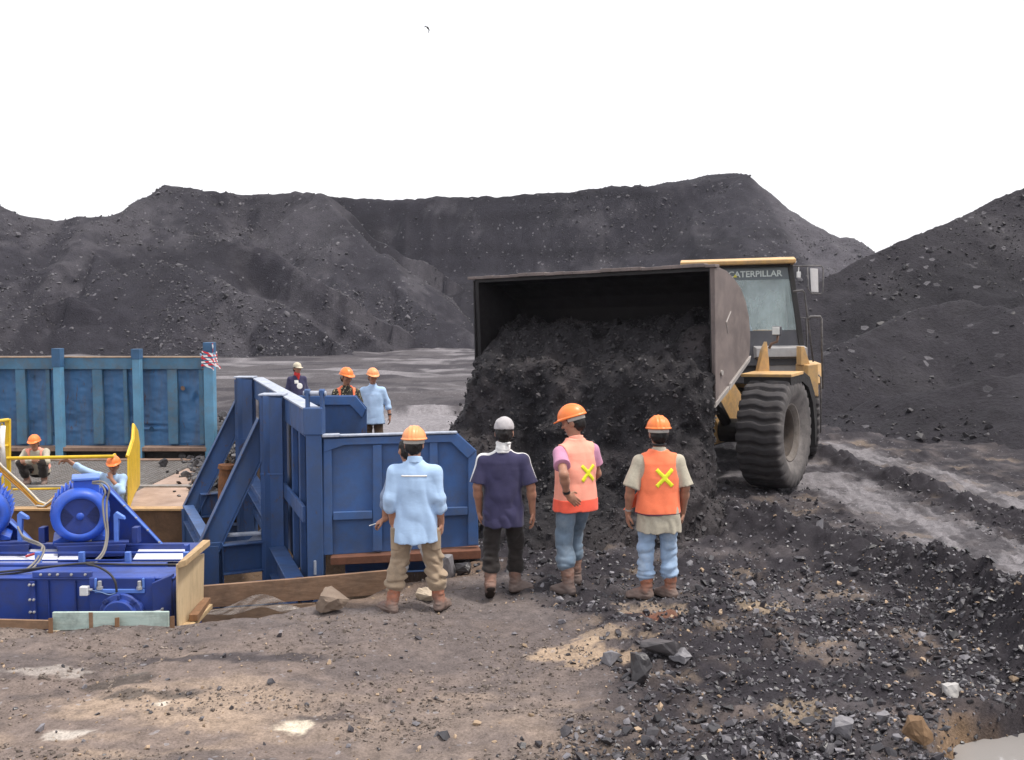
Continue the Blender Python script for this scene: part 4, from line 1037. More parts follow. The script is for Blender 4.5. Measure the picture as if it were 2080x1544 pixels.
def loader():
    RIMD = paint('rim_recess_shade', (.045, .034, .028), (.10, .075, .055), .6, 6, .85, .3, .3)  # dark brown paints the shade deep inside the wheel
    Y_ = paint('loader_yellow', (.60, .37, .15), (.28, .21, .16), .85, 2.5, .5, .15, .1)
    DK = paint('dark_steel', (.022, .02, .02), (.05, .042, .038), .5, 4, .6, .2, .2)
    BKM = paint('worn_bucket_steel', (.125, .10, .094), (.27, .22, .20), .85, 1.1, .6, .25, .2, fine=25); BKI = paint('shaded_bucket_inside', (.016, .014, .015), (.03, .026, .026), .4, 2, .6, .2, .25)  # inside colour: coal black deepened with the bucket's own shade
    EDGE = paint('scoured_edge', (.36, .33, .31), (.2, .17, .15), .5, 5, .45, .2, .1, metal=.3)
    TY = paint('tyre_rubber', (.045, .041, .043), (.12, .105, .10), .55, 3, .85, .25, .5, fine=40); dust_tyre(TY); RIM = paint('dusty_rim', (.125, .105, .09), (.20, .18, .17), .8, 4, .85, .25, .3, fine=50)
    GREYP = paint('grey_panel', (.32, .31, .31), (.16, .14, .13), .5, 4, .6, .15, .1); CABD = paint('cab_dark_panel', (.065, .065, .075), (.12, .11, .105), .5, 3, .5, .2, .1)
    GL, nt, b = new_mat('tinted_glass'); b.inputs['Base Color'].default_value = (.42, .52, .52, 1); b.inputs['Roughness'].default_value = .08; nt.links.new(ramp(nt, noise_tex(nt, coords(nt, (1.5, 1.5, .8)), 2.2, 5, .6), [(.35, .20), (.7, .55)]), b.inputs['Alpha']); b.inputs['Specular IOR Level'].default_value = .9  # blotchy alpha: dust film that also mimics pale sky reflections
    GLD, nt, b = new_mat('visor_strip'); b.inputs['Base Color'].default_value = (.10, .12, .13, 1); b.inputs['Roughness'].default_value = .15; b.inputs['Alpha'].default_value = .9
    t = thing('wheel_loader', 'big yellow wheel loader tipping a bucket of coal, muddy front tyre', 'loader', AX, TH, None, R(1.3), 0)
    RM = Matrix.Translation((-1.7, 0, 0)) @ Matrix.Rotation(R(22), 4, 'Z'); RC = RM @ Matrix.Translation((0, .16, .035))
    def part(nm, mb, mat, par=t, bev=.008, rear=False, sm=False):
        me = mb if not isinstance(mb, MB) else mb.mesh(nm, sm)
        if rear: me.transform(RC if (par.name.startswith('cab') or nm == 'cab') else RM)
        return obj(nm, me, mat, par, bev)
    # wheels
    tm = tyre_mesh()
    def wheel(x, y, rear):
        sg = 1 if y > 0 else -1
        M = Matrix.Translation((x, y, .86)) @ Matrix.Rotation(random.uniform(0, 6), 4, 'Y')
        if rear: M = RM @ M
        wb = obj('wheel', MB().lathe([(.10, sg * -.2), (.24, sg * -.14), (.25, sg * -.12), (.16, sg * -.10), (.15, sg * -.02), (.06, sg * -.0), (.05, sg * -.05)], (0, 0, 0), (0, 1, 0), 28), DK, t, 0, True); wb.matrix_basis = M
        ty = bpy.data.objects.new('tyre', tm); COL.objects.link(ty); ty.parent = wb
        if not tm.materials: tm.materials.append(TY)
        ib = obj('rim_barrel', MB().lathe([(r_, sg * q) for r_, q in [(.14, -.13), (.26, -.12), (.29, .0), (.315, .17), (.372, .19)]], (0, 0, 0), (0, 1, 0), 48, cap=False), RIMD, wb, 0, True)
        pr = [(.372, .191), (.388, .197), (.40, .235), (.415, .232), (.43, .26), (.455, .262), (.46, .245), (.455, .15)]
        obj('rim', MB().lathe([(r_, sg * q) for r_, q in pr], (0, 0, 0), (0, 1, 0), 48, cap=False), RIM, wb, 0, True)
        nuts = MB()
        for k in range(16):
            a = 2 * math.pi * k / 16; nuts.lathe([(.016, 0), (.016, .03)], (.205 * math.cos(a), sg * -.115, .205 * math.sin(a)), (0, sg, 0), 6)
        obj('wheel_nuts', nuts, DK, wb)
    for y in (1.39, -1.39): wheel(0, y, False); wheel(-1.75, y * .95, True)
    part('front_axle', MB().tube([(0, -1.3, .86), (0, 1.3, .86)], .19, 16).box((0, 0, .86), (.5, .6, .5)), DK); part('rear_axle', MB().tube([(-1.75, -1.3, .86), (-1.75, 1.3, .86)], .19, 16), DK, rear=True)
    # front frame with loader towers
    for sg in (1, -1):
        part('loader_tower', MB().prism([(.55, sg * .42, .65), (.35, sg * .42, 1.3), (-.12, sg * .42, 2.42), (-.42, sg * .42, 2.42), (-.55, sg * .42, 1.6), (-1.2, sg * .42, 1.2), (-1.2, sg * .42, .65)], (0, sg * .10, 0)), Y_)
        fp = [(.30, 1.78), (-.34, 1.80), (-.70, 1.69), (-.96, 1.42), (-1.08, 1.05), (-1.10, .72)]
        up = [Vector((x, sg * .95, z)) for x, z in fp[:2]]; lo = [Vector((x * .965, sg * .95, z - .045)) for x, z in fp[:2][::-1]]
        fb = part('fender', MB().prism(up + lo, (0, sg * .80, 0)), Y_, bev=.004)
        lo2 = [Vector((x * .96 - .0, sg * 1.0, z - .048)) for x, z in fp]; l3 = [Vector((x * .90, sg * 1.0, z - .16)) for x, z in fp[::-1]]
        part('fender_flap', MB().prism([Vector((x, sg * .95, z)) for x, z in fp[1:]] + [Vector((x * .965, sg * .95, z - .045)) for x, z in fp[1:][::-1]], (0, sg * .79, 0)), DK, fb, .0)
        part('fender_liner', MB().prism(lo2 + l3, (0, sg * .74, 0)), DK, fb, .0)
        # lift arm (boomerang plate) from the tower to the back of the bucket
        part('lift_arm', MB().prism([(-.30, sg * .56, 2.40), (-.32, sg * .56, 2.10), (.9, sg * .56, 1.95), (1.9, sg * .56, 1.62), (2.55, sg * .56, 1.66), (2.62, sg * .56, 1.92), (1.95, sg * .56, 2.12), (1.0, sg * .56, 2.38)], (0, sg * .13, 0)), DK, bev=.01)  # dark colour stands in for the shadow on the arms
        part('lift_cylinder', MB().tube([(.05, sg * .64, .95), (.75, sg * .64, 1.5)], .085, 14).tube([(.7, sg * .64, 1.46), (1.15, sg * .64, 1.85)], .05, 12), DK, bev=0)
    part('front_frame', MB().bb(-1.5, .5, -.42, .42, .6, 1.25).bb(-1.75, -1.4, -.25, .25, .7, 1.3), DK)
    part('bell_crank', MB().prism([(1.0, -.09, 1.6), (1.25, -.09, 2.0), (1.5, -.09, 2.6), (1.25, -.09, 2.7), (.95, -.09, 2.1)], (0, .18, 0)).bar((1.4, 0, 2.6), (2.18, 0, 2.6), .14, .14), DK)
    part('tilt_cylinder', MB().tube([(-.2, 0, 2.1), (.8, 0, 2.45)], .1, 14).tube([(.7, 0, 2.42), (1.3, 0, 2.62)], .055, 12), DK)
    part('cross_tube', MB().tube([(.95, -.6, 2.1), (.95, .6, 2.1)], .14, 16), DK)
    # bucket
    pf = [(0, 3.27), (.15, 3.275), (.45, 3.235), (.72, 3.14), (.95, 3.03), (1.13, 2.86), (1.25, 2.66), (1.30, 2.42), (1.285, 2.22), (1.22, 2.07), (.05, 1.545)]
    W_ = 1.80
    outer = [Vector((BKX - b_, 0, z)) for b_, z in pf]; inner = []
    for i, p in enumerate(outer):
        d = (outer[min(i + 1, len(outer) - 1)] - outer[max(i - 1, 0)]).normalized(); inner.append(p + Vector((-d.z, 0, d.x)) * -.05 if False else p + Vector((-d.z, 0, d.x)) * .05)
    cen = Vector((BKX - .5, 0, 2.4))
    inner = [q if (q - cen).length < (o_ - cen).length else o_ - (q - o_) for q, o_ in zip(inner, outer)]
    V = []; n = len(outer); ny = 13; F_ = []
    bm = MB().prism([p + Vector((0, -W_ + .05, 0)) for p in outer + inner[::-1]], (0, 2 * W_ - .10, 0))
    bk = part('bucket', bm, BKI, bev=0)
    for sg in (1, -1):
        sp = [Vector((BKX - b_ * 1.0, sg * (W_ - .049), z)) for b_, z in pf]
        s_ = part('bucket_side', MB().prism(sp, (0, sg * .052, 0)), BKM if sg > 0 else BKI, bk, .006)  # left plate takes the dark inside colour to look unlit
        part('dark_side_sheet', MB().prism([Vector((p.x * .998 + .002 * BKX, sg * (W_ - .062), p.z - .006)) for p in sp], (0, sg * .011, 0)), BKI, s_, 0)  # thin sheet added to paint the inner side face dark
        yy = sg * (W_ + .004)
        part('front_flange', MB().prism([(BKX + .012, yy, 3.25), (BKX - .085, yy, 3.25), (BKX - .085, yy, 1.62), (BKX + .012, yy, 1.57)], (0, sg * .018, 0)), BKM if sg > 0 else BKI, s_, .003)  # left flange darkened the same way, as if unlit
        part('wear_strip', MB().prism([(BKX - 1.19, yy, 2.055), (BKX - 1.24, yy, 2.13), (BKX - .48, yy, 1.80), (BKX - .44, yy, 1.715)], (0, sg * .03, 0)), EDGE, s_, .003)
        part('corner_strip', MB().prism([(BKX - .40, yy, 1.70), (BKX - .42, yy, 1.77), (BKX + .02, yy, 1.60), (BKX + .05, yy, 1.53)], (0, sg * .03, 0)), EDGE, s_, .003)
        part('side_hook', MB().tube([(BKX - .40, yy, 2.58), (BKX - .56, yy, 2.72)], .012, 6).tube([(BKX - .40, yy, 2.58), (BKX - .46, yy, 2.45)], .009, 6).lathe([(.035, 0), (.035, .02)], (BKX - .22, yy, 1.95), (0, sg, 0), 12), EDGE, s_, 0)
    lip = MB()
    rr = random.Random(4); k = 26; top = []
    for i in range(k):
        y0 = -W_ - .10 + (2 * W_ + .14) * i / k; y1 = -W_ - .10 + (2 * W_ + .14) * (i + 1) / k
        j0 = rr.uniform(-.012, .008)
        lip.bb(BKX - .10, BKX + .045 + j0, y0, y1 - .001, 3.268 + j0 * .4, 3.312 + j0)
    part('spill_guard', lip, BKM, bk, .006)
    part('cutting_edge', MB().bar((BKX - .16, -W_ + .02, 1.575), (BKX - .16, W_ - .02, 1.575), .28, .04, (-.45, 0, 1)), BKI, bk, .004)
    # rear frame, cab, hood
    part('rear_frame', MB().bb(-3.6, .1, -.45, .45, .65, 1.35), DK, rear=True)
    hd = part('engine_hood', MB().prism([(-1.35, -.86, 1.3), (-1.35, -.86, 2.45), (-2.6, -.86, 2.38), (-3.6, -.86, 2.15), (-3.75, -.86, 1.3)], (0, 1.72, 0)), Y_, rear=True, bev=.05)
    part('counterweight', MB().bb(-4.1, -3.5, -1.25, 1.25, .75, 1.5), Y_, rear=True, bev=.06); part('exhaust_pipe', MB().tube([(-2.2, .3, 2.38), (-2.2, .3, 3.0), (-2.32, .3, 3.12)], .07, 14), DK, hd, 0, True)
    for sg in (1, -1):
        part('rear_fender', MB().prism([(-.75, sg * .95, 1.45), (-.95, sg * .95, 1.80), (-2.5, sg * .95, 1.80), (-2.75, sg * .95, 1.55), (-2.72, sg * .95, 1.50), (-2.45, sg * .95, 1.74), (-1.0, sg * .95, 1.74), (-.8, sg * .95, 1.42)], (0, sg * .75, 0)), Y_, rear=True, bev=.005)
    hb, ht, zb, zm, zt = 1.10, .90, 1.80, 2.40, 3.52
    wz = lambda z: hb + (ht - hb) * (z - zb) / (zt - zb)
    fx = lambda z: .42 - .30 * (z - zb) / (zt - zb)      # front slope
    cab = part('cab', MB().bb(-1.28, .30, -1.02, 1.02, 1.48, 1.80), CABD, rear=True, bev=.02)
    fr = MB()
    for sg in (1, -1):
        fr.bar((fx(zb), sg * wz(zb), zb), (fx(zt), sg * wz(zt), zt), .085, .075, (1, 0, 0)); fr.bar((-1.25, sg * wz(zb), zb), (-1.2, sg * wz(zt), zt), .1, .1, (1, 0, 0)); fr.bar((-.35, sg * wz(zb), zb), (-.38, sg * wz(zt), zt), .06, .06, (1, 0, 0))
        fr.bar((fx(zt), sg * wz(zt), zt - .03), (-1.2, sg * wz(zt), zt - .03), .07, .08)
    fr.bar((fx(zt) - .02, -ht, zt + .005), (fx(zt) - .02, ht, zt + .005), .05, .05); fr.bar((-1.2, -ht, zt - .03), (-1.2, ht, zt - .03), .07, .08)
    part('cab_frame', fr, DK, cab, .006, True)
    quad = lambda a_, b_, c_, d_, th: MB().prism([a_, b_, c_, d_], th)
    part('lower_panel', quad((fx(zb), -wz(zb) + .05, zb), (fx(zb), wz(zb) - .05, zb), (fx(zm), wz(zm) - .05, zm), (fx(zm), -wz(zm) + .05, zm), (-.03, 0, 0)), CABD, cab, 0, True)
    z0, z1, z2 = zm + .004, zt - .235, zt - .02
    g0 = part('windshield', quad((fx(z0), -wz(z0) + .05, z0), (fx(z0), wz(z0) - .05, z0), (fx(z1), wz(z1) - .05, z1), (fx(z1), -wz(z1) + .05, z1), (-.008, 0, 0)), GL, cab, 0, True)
    part('sun_visor', quad((fx(z1), -wz(z1) + .05, z1 + .003), (fx(z1), wz(z1) - .05, z1 + .003), (fx(z2), wz(z2) - .05, z2), (fx(z2), -wz(z2) + .05, z2), (-.01, 0, 0)), GLD, cab, 0, True)
    for sg in (1, -1):
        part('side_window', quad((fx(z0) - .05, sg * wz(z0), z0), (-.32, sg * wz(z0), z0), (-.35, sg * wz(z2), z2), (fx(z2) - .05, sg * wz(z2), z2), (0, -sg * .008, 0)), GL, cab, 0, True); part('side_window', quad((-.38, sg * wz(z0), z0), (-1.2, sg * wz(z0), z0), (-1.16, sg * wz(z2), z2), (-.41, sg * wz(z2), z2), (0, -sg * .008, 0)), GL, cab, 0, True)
        part('door_panel', quad((fx(zb) - .05, sg * wz(zb), zb), (-1.2, sg * wz(zb), zb), (-1.2, sg * wz(zm), zm), (fx(zm) - .05, sg * wz(zm), zm), (0, -sg * .03, 0)), CABD, cab, 0, True)
    part('wiper', MB().tube([(fx(z0) + .02, .35, z0 + .05), (fx(z0 + .35) + .025, .18, z0 + .4), (fx(z0 + .7) + .022, .06, z0 + .72)], .009, 6), GREYP, g0, 0, True)
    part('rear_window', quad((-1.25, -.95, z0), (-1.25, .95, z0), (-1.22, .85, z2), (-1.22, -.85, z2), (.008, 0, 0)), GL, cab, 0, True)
    part('roof', MB().prism([(fx(zt) + .20, -ht - .08, zt + .03), (fx(zt) + .22, -ht - .08, zt + .10), (fx(zt) - .1, -ht - .08, zt + .155), (-1.45, -ht - .08, zt + .15), (-1.45, -ht - .08, zt + .02)], (0, 2 * ht + .16, 0)), Y_, cab, .018, True)
    tx = text_mesh('CATERPILLAR', .150, .004, 'lettering'); ang = math.atan2(.30, zt - zb)
    zc = z1 + .055
    TMx = RC @ Matrix.Translation((fx(zc) + .008, .30, zc)) @ Matrix.Rotation(-ang, 4, 'Y') @ Matrix(((0, 0, 1, 0), (1, 0, 0, 0), (0, 1, 0, 0), (0, 0, 0, 1)))
    tx.transform(TMx); lt = obj('lettering', tx, plain('pale_lettering', (.55, .60, .58), .6), cab)
    tri = MB().prism([(0, 0, 0), (.07, 0, 0), (.035, .055, 0)], (0, 0, .003)).mesh('letter_triangle'); tri.transform(TMx @ Matrix.Translation((-.372, -.002, .006))); obj('letter_triangle', tri, plain('yellow_mark', (.62, .55, .06), .6), lt)
    seat = part('driver_seat', MB().bb(-.95, -.45, -.27, .27, 1.95, 2.15).prism([(-.95, -.26, 2.15), (-.80, -.26, 2.15), (-1.0, -.26, 2.85), (-1.12, -.26, 2.85)], (0, .52, 0)), DK, cab, .04, True)
    part('steering_wheel', MB().tube([(-.12 + .05 * math.sin(a), .19 * math.cos(a), 2.52 + .19 * math.sin(a)) for a in [k_ * math.pi / 8 for k_ in range(16)]], .016, 6, True).bar((-.12, 0, 2.52), (.25, 0, 2.0), .06, .06), DK, cab, 0, True)
    part('front_step_box', MB().prism([(.34, .25, 1.92), (.60, .30, 1.95), (.58, .30, 2.10), (.34, .25, 2.14)], (0, .84, 0)).bb(.35, .40, .30, 1.05, 1.6, 1.93), GREYP, cab, .006, True)
    part('side_platform', MB().bb(-.9, .3, 1.02, 1.36, 1.36, 1.46).bb(-.75, .15, 1.05, 1.34, .82, .88), DK, rear=True)
    ld = MB()
    for x in (-.6, .0): ld.bar((x, 1.36, .45), (x, 1.36, 1.4), .04, .04)
    for z in (.5, .8, 1.1): ld.bar((-.6, 1.37, z), (.0, 1.37, z), .05, .04)
    part('ladder', ld, DK, rear=True, bev=.004)
    # things seen beside the cab, built from their places
    def wtube(nm, pts, r_, mat, par=t): return obj(nm, MB().tube([P(*q) for q in pts], r_, 8), mat, par, 0, True, True)
    RAIL = paint('rail_paint', (.09, .085, .085), (.30, .28, .27), .7, 6, .5, .2, .1)
    wtube('handrail', [(1611, 592, 17.1), (1630, 590, 17.1), (1634, 594, 17.1), (1652, 735, 17.1)], .017, RAIL); wtube('handrail', [(1618, 645, 17.3), (1638, 646, 17.3), (1640, 742, 17.2)], .015, RAIL); wtube('handrail', [(1641, 650, 16.9), (1646, 643, 16.9), (1666, 643, 16.9), (1669, 648, 16.9), (1671, 790, 16.9)], .019, RAIL)
    mr = wtube('mirror_frame', [(1611, 541, 17.1), (1640, 540, 17.0), (1668, 540, 17.0), (1672, 545, 17.0), (1672, 592, 17.0), (1668, 597, 17.0), (1648, 596, 17.0), (1642, 588, 17.0), (1640, 543, 17.0)], .012, RAIL)
    a_, b_, c_, d_ = [P(*q) for q in ((1645, 545, 17.0), (1661, 546, 17.12), (1662, 594, 17.12), (1648, 593, 17.0))]
    obj('mirror_plate', MB().prism([a_, b_, c_, d_], (.02, .05, 0)), plain('mirror_back', (.5, .48, .48), .35, .5), mr, .008, False, True)
    c_ = P(1622, 558, 17.1); obj('work_lamp', MB().box(c_, (.06, .06, .10)).tube([c_, c_ + Vector((0, 0, .15))], .01), plain('lamp_white', (.7, .69, .68), .4), t, .01, False, True)
    def poly(nm, pts, ex, mat, par=t, bev=.006): return obj(nm, MB().prism([P(*q) for q in pts], ex), mat, par, bev, False, True)
    poly('step_tower', [(1627, 742, 16.6), (1627, 704, 16.6), (1634, 704, 16.6), (1646, 742, 16.6)], (-.02, .2, 0), Y_)
    poly('tool_box', [(1641, 800, 16.45), (1641, 742, 16.45), (1662, 739, 16.45), (1663, 806, 16.45)], (-.08, .45, 0), Y_, bev=.012)
    wtube('hose', [(1662, 762, 16.6), (1667, 766, 16.6), (1668, 800, 16.6), (1667, 880, 16.7)], .014, RAIL)
    hl = wtube('lamp_bracket', [(1562, 708, 15.5), (1567, 698, 15.5), (1578, 694, 15.5), (1580, 682, 15.5)], .022, paint('rusty_bracket', (.16, .09, .06), amt=.4))
    c_ = P(1578, 672, 15.45); F3 = Vector((-.545, -.839, 0))
    M3 = Matrix.Rotation(TH, 3, 'Z'); obj('headlight', MB().box(c_, (.09, .14, .145), M3), CABD, hl, .02, False, True)
    obj('headlight_lens', MB().box(c_ + F3 * .05, (.012, .115, .12), M3), plain('lens', (.75, .74, .70), .2, .6), hl, .01, False, True)
    poly('tower_guard', [(1537, 768, 15.9), (1550, 712, 15.9), (1558, 694, 15.9), (1562, 730, 15.9), (1564, 766, 15.9)], (-.02, .12, 0), Y_)
    # driver
    M = MW[t.name] @ RC @ Matrix.Translation((-.72, 0, 2.05)) 
    p = M.translation; yw = TH + R(22) - math.pi / 2
    J = dict(pelvis=(0, 0, .18), neck=(0, .04, .66), head=(0, .08, .80), hp=-.15, sh_l=(-.17, .04, .60), sh_r=(.17, .04, .60), el_l=(-.22, .22, .38), el_r=(.22, .22, .38), wr_l=(-.14, .44, .47), wr_r=(.14, .44, .47), hd_l=(.2, 1, .1), hd_r=(-.2, 1, .1), hc_l=.9, hc_r=.9,
             hip_l=(-.09, .02, .14), hip_r=(.09, .02, .14), kn_l=(-.13, .42, .16), kn_r=(.13, .42, .16), an_l=(-.12, .5, -.18), an_r=(.12, .5, -.18))
    person('driver in a pale blue shirt sitting behind the loader windshield', p, yw, J, .96, h=.014, hg=.014, shirt=M_SKY, trousers=M_BLACKT, boot=M_BOOTD, sleeve='rolled', hem=-.05, hair=True, face=True, seed=51)

def coal_heap():
    v = Vol((2.2, -2.6, -.35), (6.1, 2.5, 2.9), .034); v.f[:] = .9
    for x, z, r_, y0, y1, k in ((2.50, 2.36, .30, -1.5, 1.5, .25), (2.85, 2.20, .36, -1.48, 1.48, .3), (3.2, 2.02, .39, -1.42, 1.42, .3), (3.52, 1.74, .40, -1.36, 1.36, .3), (3.66, 1.25, .42, -1.46, 1.26, .35), (3.78, .75, .48, -1.48, 1.20, .4), (3.9, .25, .60, -1.42, 1.08, .5)):
        v.cap((x, y0, z), (x, y1, z), r_, r_, k)
    v.ell((4.15, -.05, -.12), (1.25, 2.05, .55), k=.4); v.ell((4.0, -1.2, .1), (.75, .8, .8), k=.4); v.ell((3.7, 1.25, -.1), (.8, .75, .35), k=.3); v.ell((3.0, 1.2, -.18), (.9, .8, .28), k=.3)
    m = np.nonzero(np.abs(v.f) < .28); x, y, z = v.x[m[0]], v.y[m[1]], v.z[m[2]]
    st = .75
    n = .10 * vnoise(x * 1.5, y * 1.5, z * 1.3 * st, 121) + .085 * vnoise(x * 3.6, y * 3.6, z * 3.2 * st, 122) + .060 * vnoise(x * 8.5, y * 8.5, z * 7.5 * st, 123) + .034 * vnoise(x * 18, y * 18, z * 16, 124)
    v.f[m] += n.astype(np.float32)
    fl = lambda x: 2.10 + (x - 2.28) * (1.60 - 2.10) / 1.2
    v.cut(lambda x, y, z: np.minimum(np.minimum(3.40 - x, fl(x) - z), z - .55) + 0 * y)          # nothing under the bucket floor
    v.cut(lambda x, y, z: np.minimum(3.56 - x, np.abs(y) - 1.715) - .0 * z * (z > 1) + np.where(z < 1.5, -1.0, 0))       # stays between the side plates
    V, Q = v.surf(); lab = np.arange(len(V))
    for _ in range(400):
        mn = lab[Q].min(1); old = lab.copy()
        for c_ in range(4): np.minimum.at(lab, Q[:, c_], mn)
        lab = lab[lab]
        if (lab == old).all(): break
    big = np.bincount(lab).argmax(); Q = Q[lab[Q[:, 0]] == big]; us = np.zeros(len(V), bool); us[Q.ravel()] = True; mp = np.cumsum(us) - 1; V = V[us]; Q = mp[Q]
    x, y, z = V.T
    M = Matrix.Translation(AX) @ Matrix.Rotation(TH, 4, 'Z') @ Matrix.Rotation(R(1.3), 4, 'X')
    V4 = V @ np.array(M.to_3x3()).T + np.array(AX); me = fast_mesh('coal_heap', V4, Q)
    C = np.broadcast_to(np.array((.017, .0150, .0175)), (len(V), 3)).copy(); C = lerp(C, np.array((.044, .037, .039)), smooth(.05, .8, fbm2(y * 1.6, (z - x) * 1.2, 5, 131)) * .8); set_col(me, C)
    o = obj('coal_heap', me, soil_mat('wet_coal', 9, 40, .05, .75, .3, .5, .8, .1)); tag(o, 'black coal sliding out of the raised bucket onto the ground', 'coal heap')
    rg = np.random.default_rng(77); nv = np.zeros((len(me.vertices), 3), np.float32); me.vertices.foreach_get('normal', nv.ravel()); vis = np.nonzero((nv[:, 1] < .25) & (z > -.1))[0]; k = rg.choice(vis, 15000); p = V4[k] + rg.normal(size=(15000, 3)) * .012
    kf = rg.choice(np.nonzero((x > 3.75) & (z > .35) & (z < 1.75))[0], 420); F3 = np.array((math.cos(TH), math.sin(TH), 0)); p = np.concatenate([p, V4[kf] + F3 * rg.uniform(.04, .22, (420, 1)) + rg.normal(size=(420, 3)) * .03])
    scatter('coal_lumps', 'coal lumps tumbling down the heap', p, np.minimum(.012 * np.exp(.6 * rg.normal(size=15420)), .05), stone_mat('heap_lump', (.016, .014, .016), (.055, .05, .053), 5, .6, .35), 78, .35)
# ------------------------------------------------------------------ hopper, skip, platform, machines, timber
def plane_pt(px, py, a, b):
    """photo pixel on the vertical plane through ground points a, b"""
    x = (px - CXP) / FPX; v = -(py - CYP) / FPX; dy, dz = v * _sp + _cp, v * _cp - _sp
    nx, ny = -(b[1] - a[1]), b[0] - a[0]
    t = (nx * a[0] + ny * a[1]) / (nx * x + ny * dy); return Vector((x * t, dy * t, CAMZ + dz * t))

def hopper():
    S = paint('hopper_blue_steel', (.042, .094, .235), (.060, .072, .10), .75, 1.3, .46, .25, .25, fine=7, rust=(.10, .06, .05), stretch=(1, 1, .6)); S2 = paint('scuffed_blue_steel', (.048, .112, .285), (.075, .09, .13), .75, 1.6, .45, .25, .5, fine=4.5)
    RUST = paint('rusty_steel', (.16, .065, .038), (.07, .04, .03), .8, 3, .85, .3, .35); LT = paint('lit_beam_top', (.38, .41, .48), (.12, .16, .25), .8, 5, .5, .2, .1)  # LT paints the bright light along top edges
    A, B = Vector((-2.16, 10.85, 0)), Vector((-4.12, 16.2, 0)); w = (B - A).normalized(); n = Vector((-w.y, w.x, 0)); up = Vector((0, 0, 1))
    if n.x > 0: n = -n
    t = thing('hopper', 'dark blue three-sided steel hopper with braces at its back', 'hopper', (-3.0, 13.0, -.6))
    part = lambda nm, mb, mat=S, par=t, bev=.006: obj(nm, mb, mat, par, bev, False, True)
    at = lambda s, o, z: A + w * s + n * o + up * z
    LW = (B - A).length
    def wbox(mb, s0, s1, o0, o1, z0, z1): return mb.hexa([at(s0, o0, z0), at(s1, o0, z0), at(s1, o1, z0), at(s0, o1, z0), at(s0, o0, z1), at(s1, o0, z1), at(s1, o1, z1), at(s0, o1, z1)])
    sw = part('side_wall', wbox(MB(), .05, LW, -.02, .02, -.35, 1.56))
    tb = part('top_beam', wbox(MB(), .05, LW + .1, -.06, .10, 1.38, 1.675), S, sw)
    part('beam_cap', wbox(MB(), .06, LW + .1, -.075, .115, 1.678, 1.70), LT, tb, .003)  # thin strip carries the painted highlight on the beam
    for s_ in (.55, 1.15, 2.6, 3.5, 4.4): part('wall_rib', wbox(MB(), s_, s_ + .10, .023, .09, -.35, 1.37), S, sw)
    part('wall_rail', wbox(MB(), .1, LW, .092, .13, .42, .60), S, sw); part('wall_rail', wbox(MB(), .1, LW, .024, .16, -.50, -.37), S, sw)
    # corner post with clevis hinge
    cp = part('corner_post', MB().box(A + up * .62, (.17, .17, 2.05)))
    part('hinge_bracket', MB().box(A + Vector((-.005, 0, 1.56)), (.21, .2, .30)), S, cp, .012); part('kicker', MB().bar(A + Vector((.03, -.06, -.38)), A + Vector((.33, -.03, -.75)), .05, .19, up), S, cp)
    for dx in (-.075, .085): part('clevis', MB().box(A + Vector((dx, 0, 1.80)), (.035, .10, .20)).lathe([(.04, -.03), (.04, .03)], A + Vector((dx, 0, 1.87)), (1, 0, 0), 14), LT if dx > 1 else S2, cp, .006)
    part('hinge_pin', MB().tube([A + Vector((-.12, 0, 1.86)), A + Vector((.13, 0, 1.86))], .028, 12), LT, cp, 0); part('slot_plate', MB().box(A + Vector((.0, -.09, -.05)), (.03, .012, .16)), LT, cp, .006)
    # columns, braces, base frame
    for s_, Yt, bt, bb_, sx in ((LW * .335, 12.62, (543, 858), (424, 1112), 1), (LW, 16.2, (500, 806), (387, 1036), 2)):
        c = at(s_, .22, 0)
        co = part('column', MB().ibeam(c - up * 1.2, c + up * 1.70, .29, .26, .018, w * -1)); part('column_cover', MB().box(c + up * .25 + Vector((0, -.14, 0)), (.285, .012, 2.86)), S, co, .003)
        part('splice_plate', MB().box(c + up * .72 + Vector((0, -.152, 0)), (.29, .012, .02)), S2, co, .002); part('top_plate', MB().box(c + up * 1.715, (.31, .3, .02)), LT, co, .003)
        p, q = plane_pt(bt[0], bt[1], c, c + n), plane_pt(bb_[0], bb_[1], c, c + n)
        br = part('brace', MB().ibeam(q, p, .20, .27, .014)); 
        ft = Vector((q.x - .0, q.y, 0)); part('brace_foot', MB().ibeam(Vector((q.x + .03, q.y, -1.2)), Vector((q.x + .03, q.y, q.z + .06)), .24, .28, .016, n), S, br)
        part('foot_cover', MB().box(Vector((q.x + .03, q.y - .13, q.z / 2 - .58)), (.26, .012, q.z + 1.25)), S, br, .003)
        b0 = Vector((q.x, q.y, 0)); part('base_beam', MB().ibeam(Vector((q.x + .16, q.y, -.33)), at(s_, .38, -.33), .2, .38, .02)); part('base_beam', MB().ibeam(Vector((q.x + .16, q.y, -.86)), at(s_, .38, -.86), .2, .36, .02))
        if sx == 1: near = q
        else: far = q
        g = c + n * .16; part('gusset_plate', MB().prism([g + up * .02, g + up * -.35, g + n * .45 + up * -.35], (.012, .012, 0)), LT, co, .002)
    part('long_beam', MB().ibeam(Vector((near.x + .03, near.y + .2, -.42)), Vector((far.x + .03, far.y - .2, -.42)), .16, .26, .014)); part('long_beam', MB().ibeam(at(LW * .335 + .2, .22, .10), at(LW - .2, .22, .10), .16, .24, .014)); part('long_beam', MB().ibeam(at(.0, .22, -.38), at(LW * .335 - .16, .22, -.38), .2, .36, .016)); part('long_beam', MB().ibeam(at(.0, .22, -.85), at(LW * .335 - .16, .22, -.85), .2, .36, .016))
    part('cross_tie', MB().bar(at(LW * .335, .4, -.05), Vector((near.x + .2, near.y + .1, -.05)), .12, .03), LT)
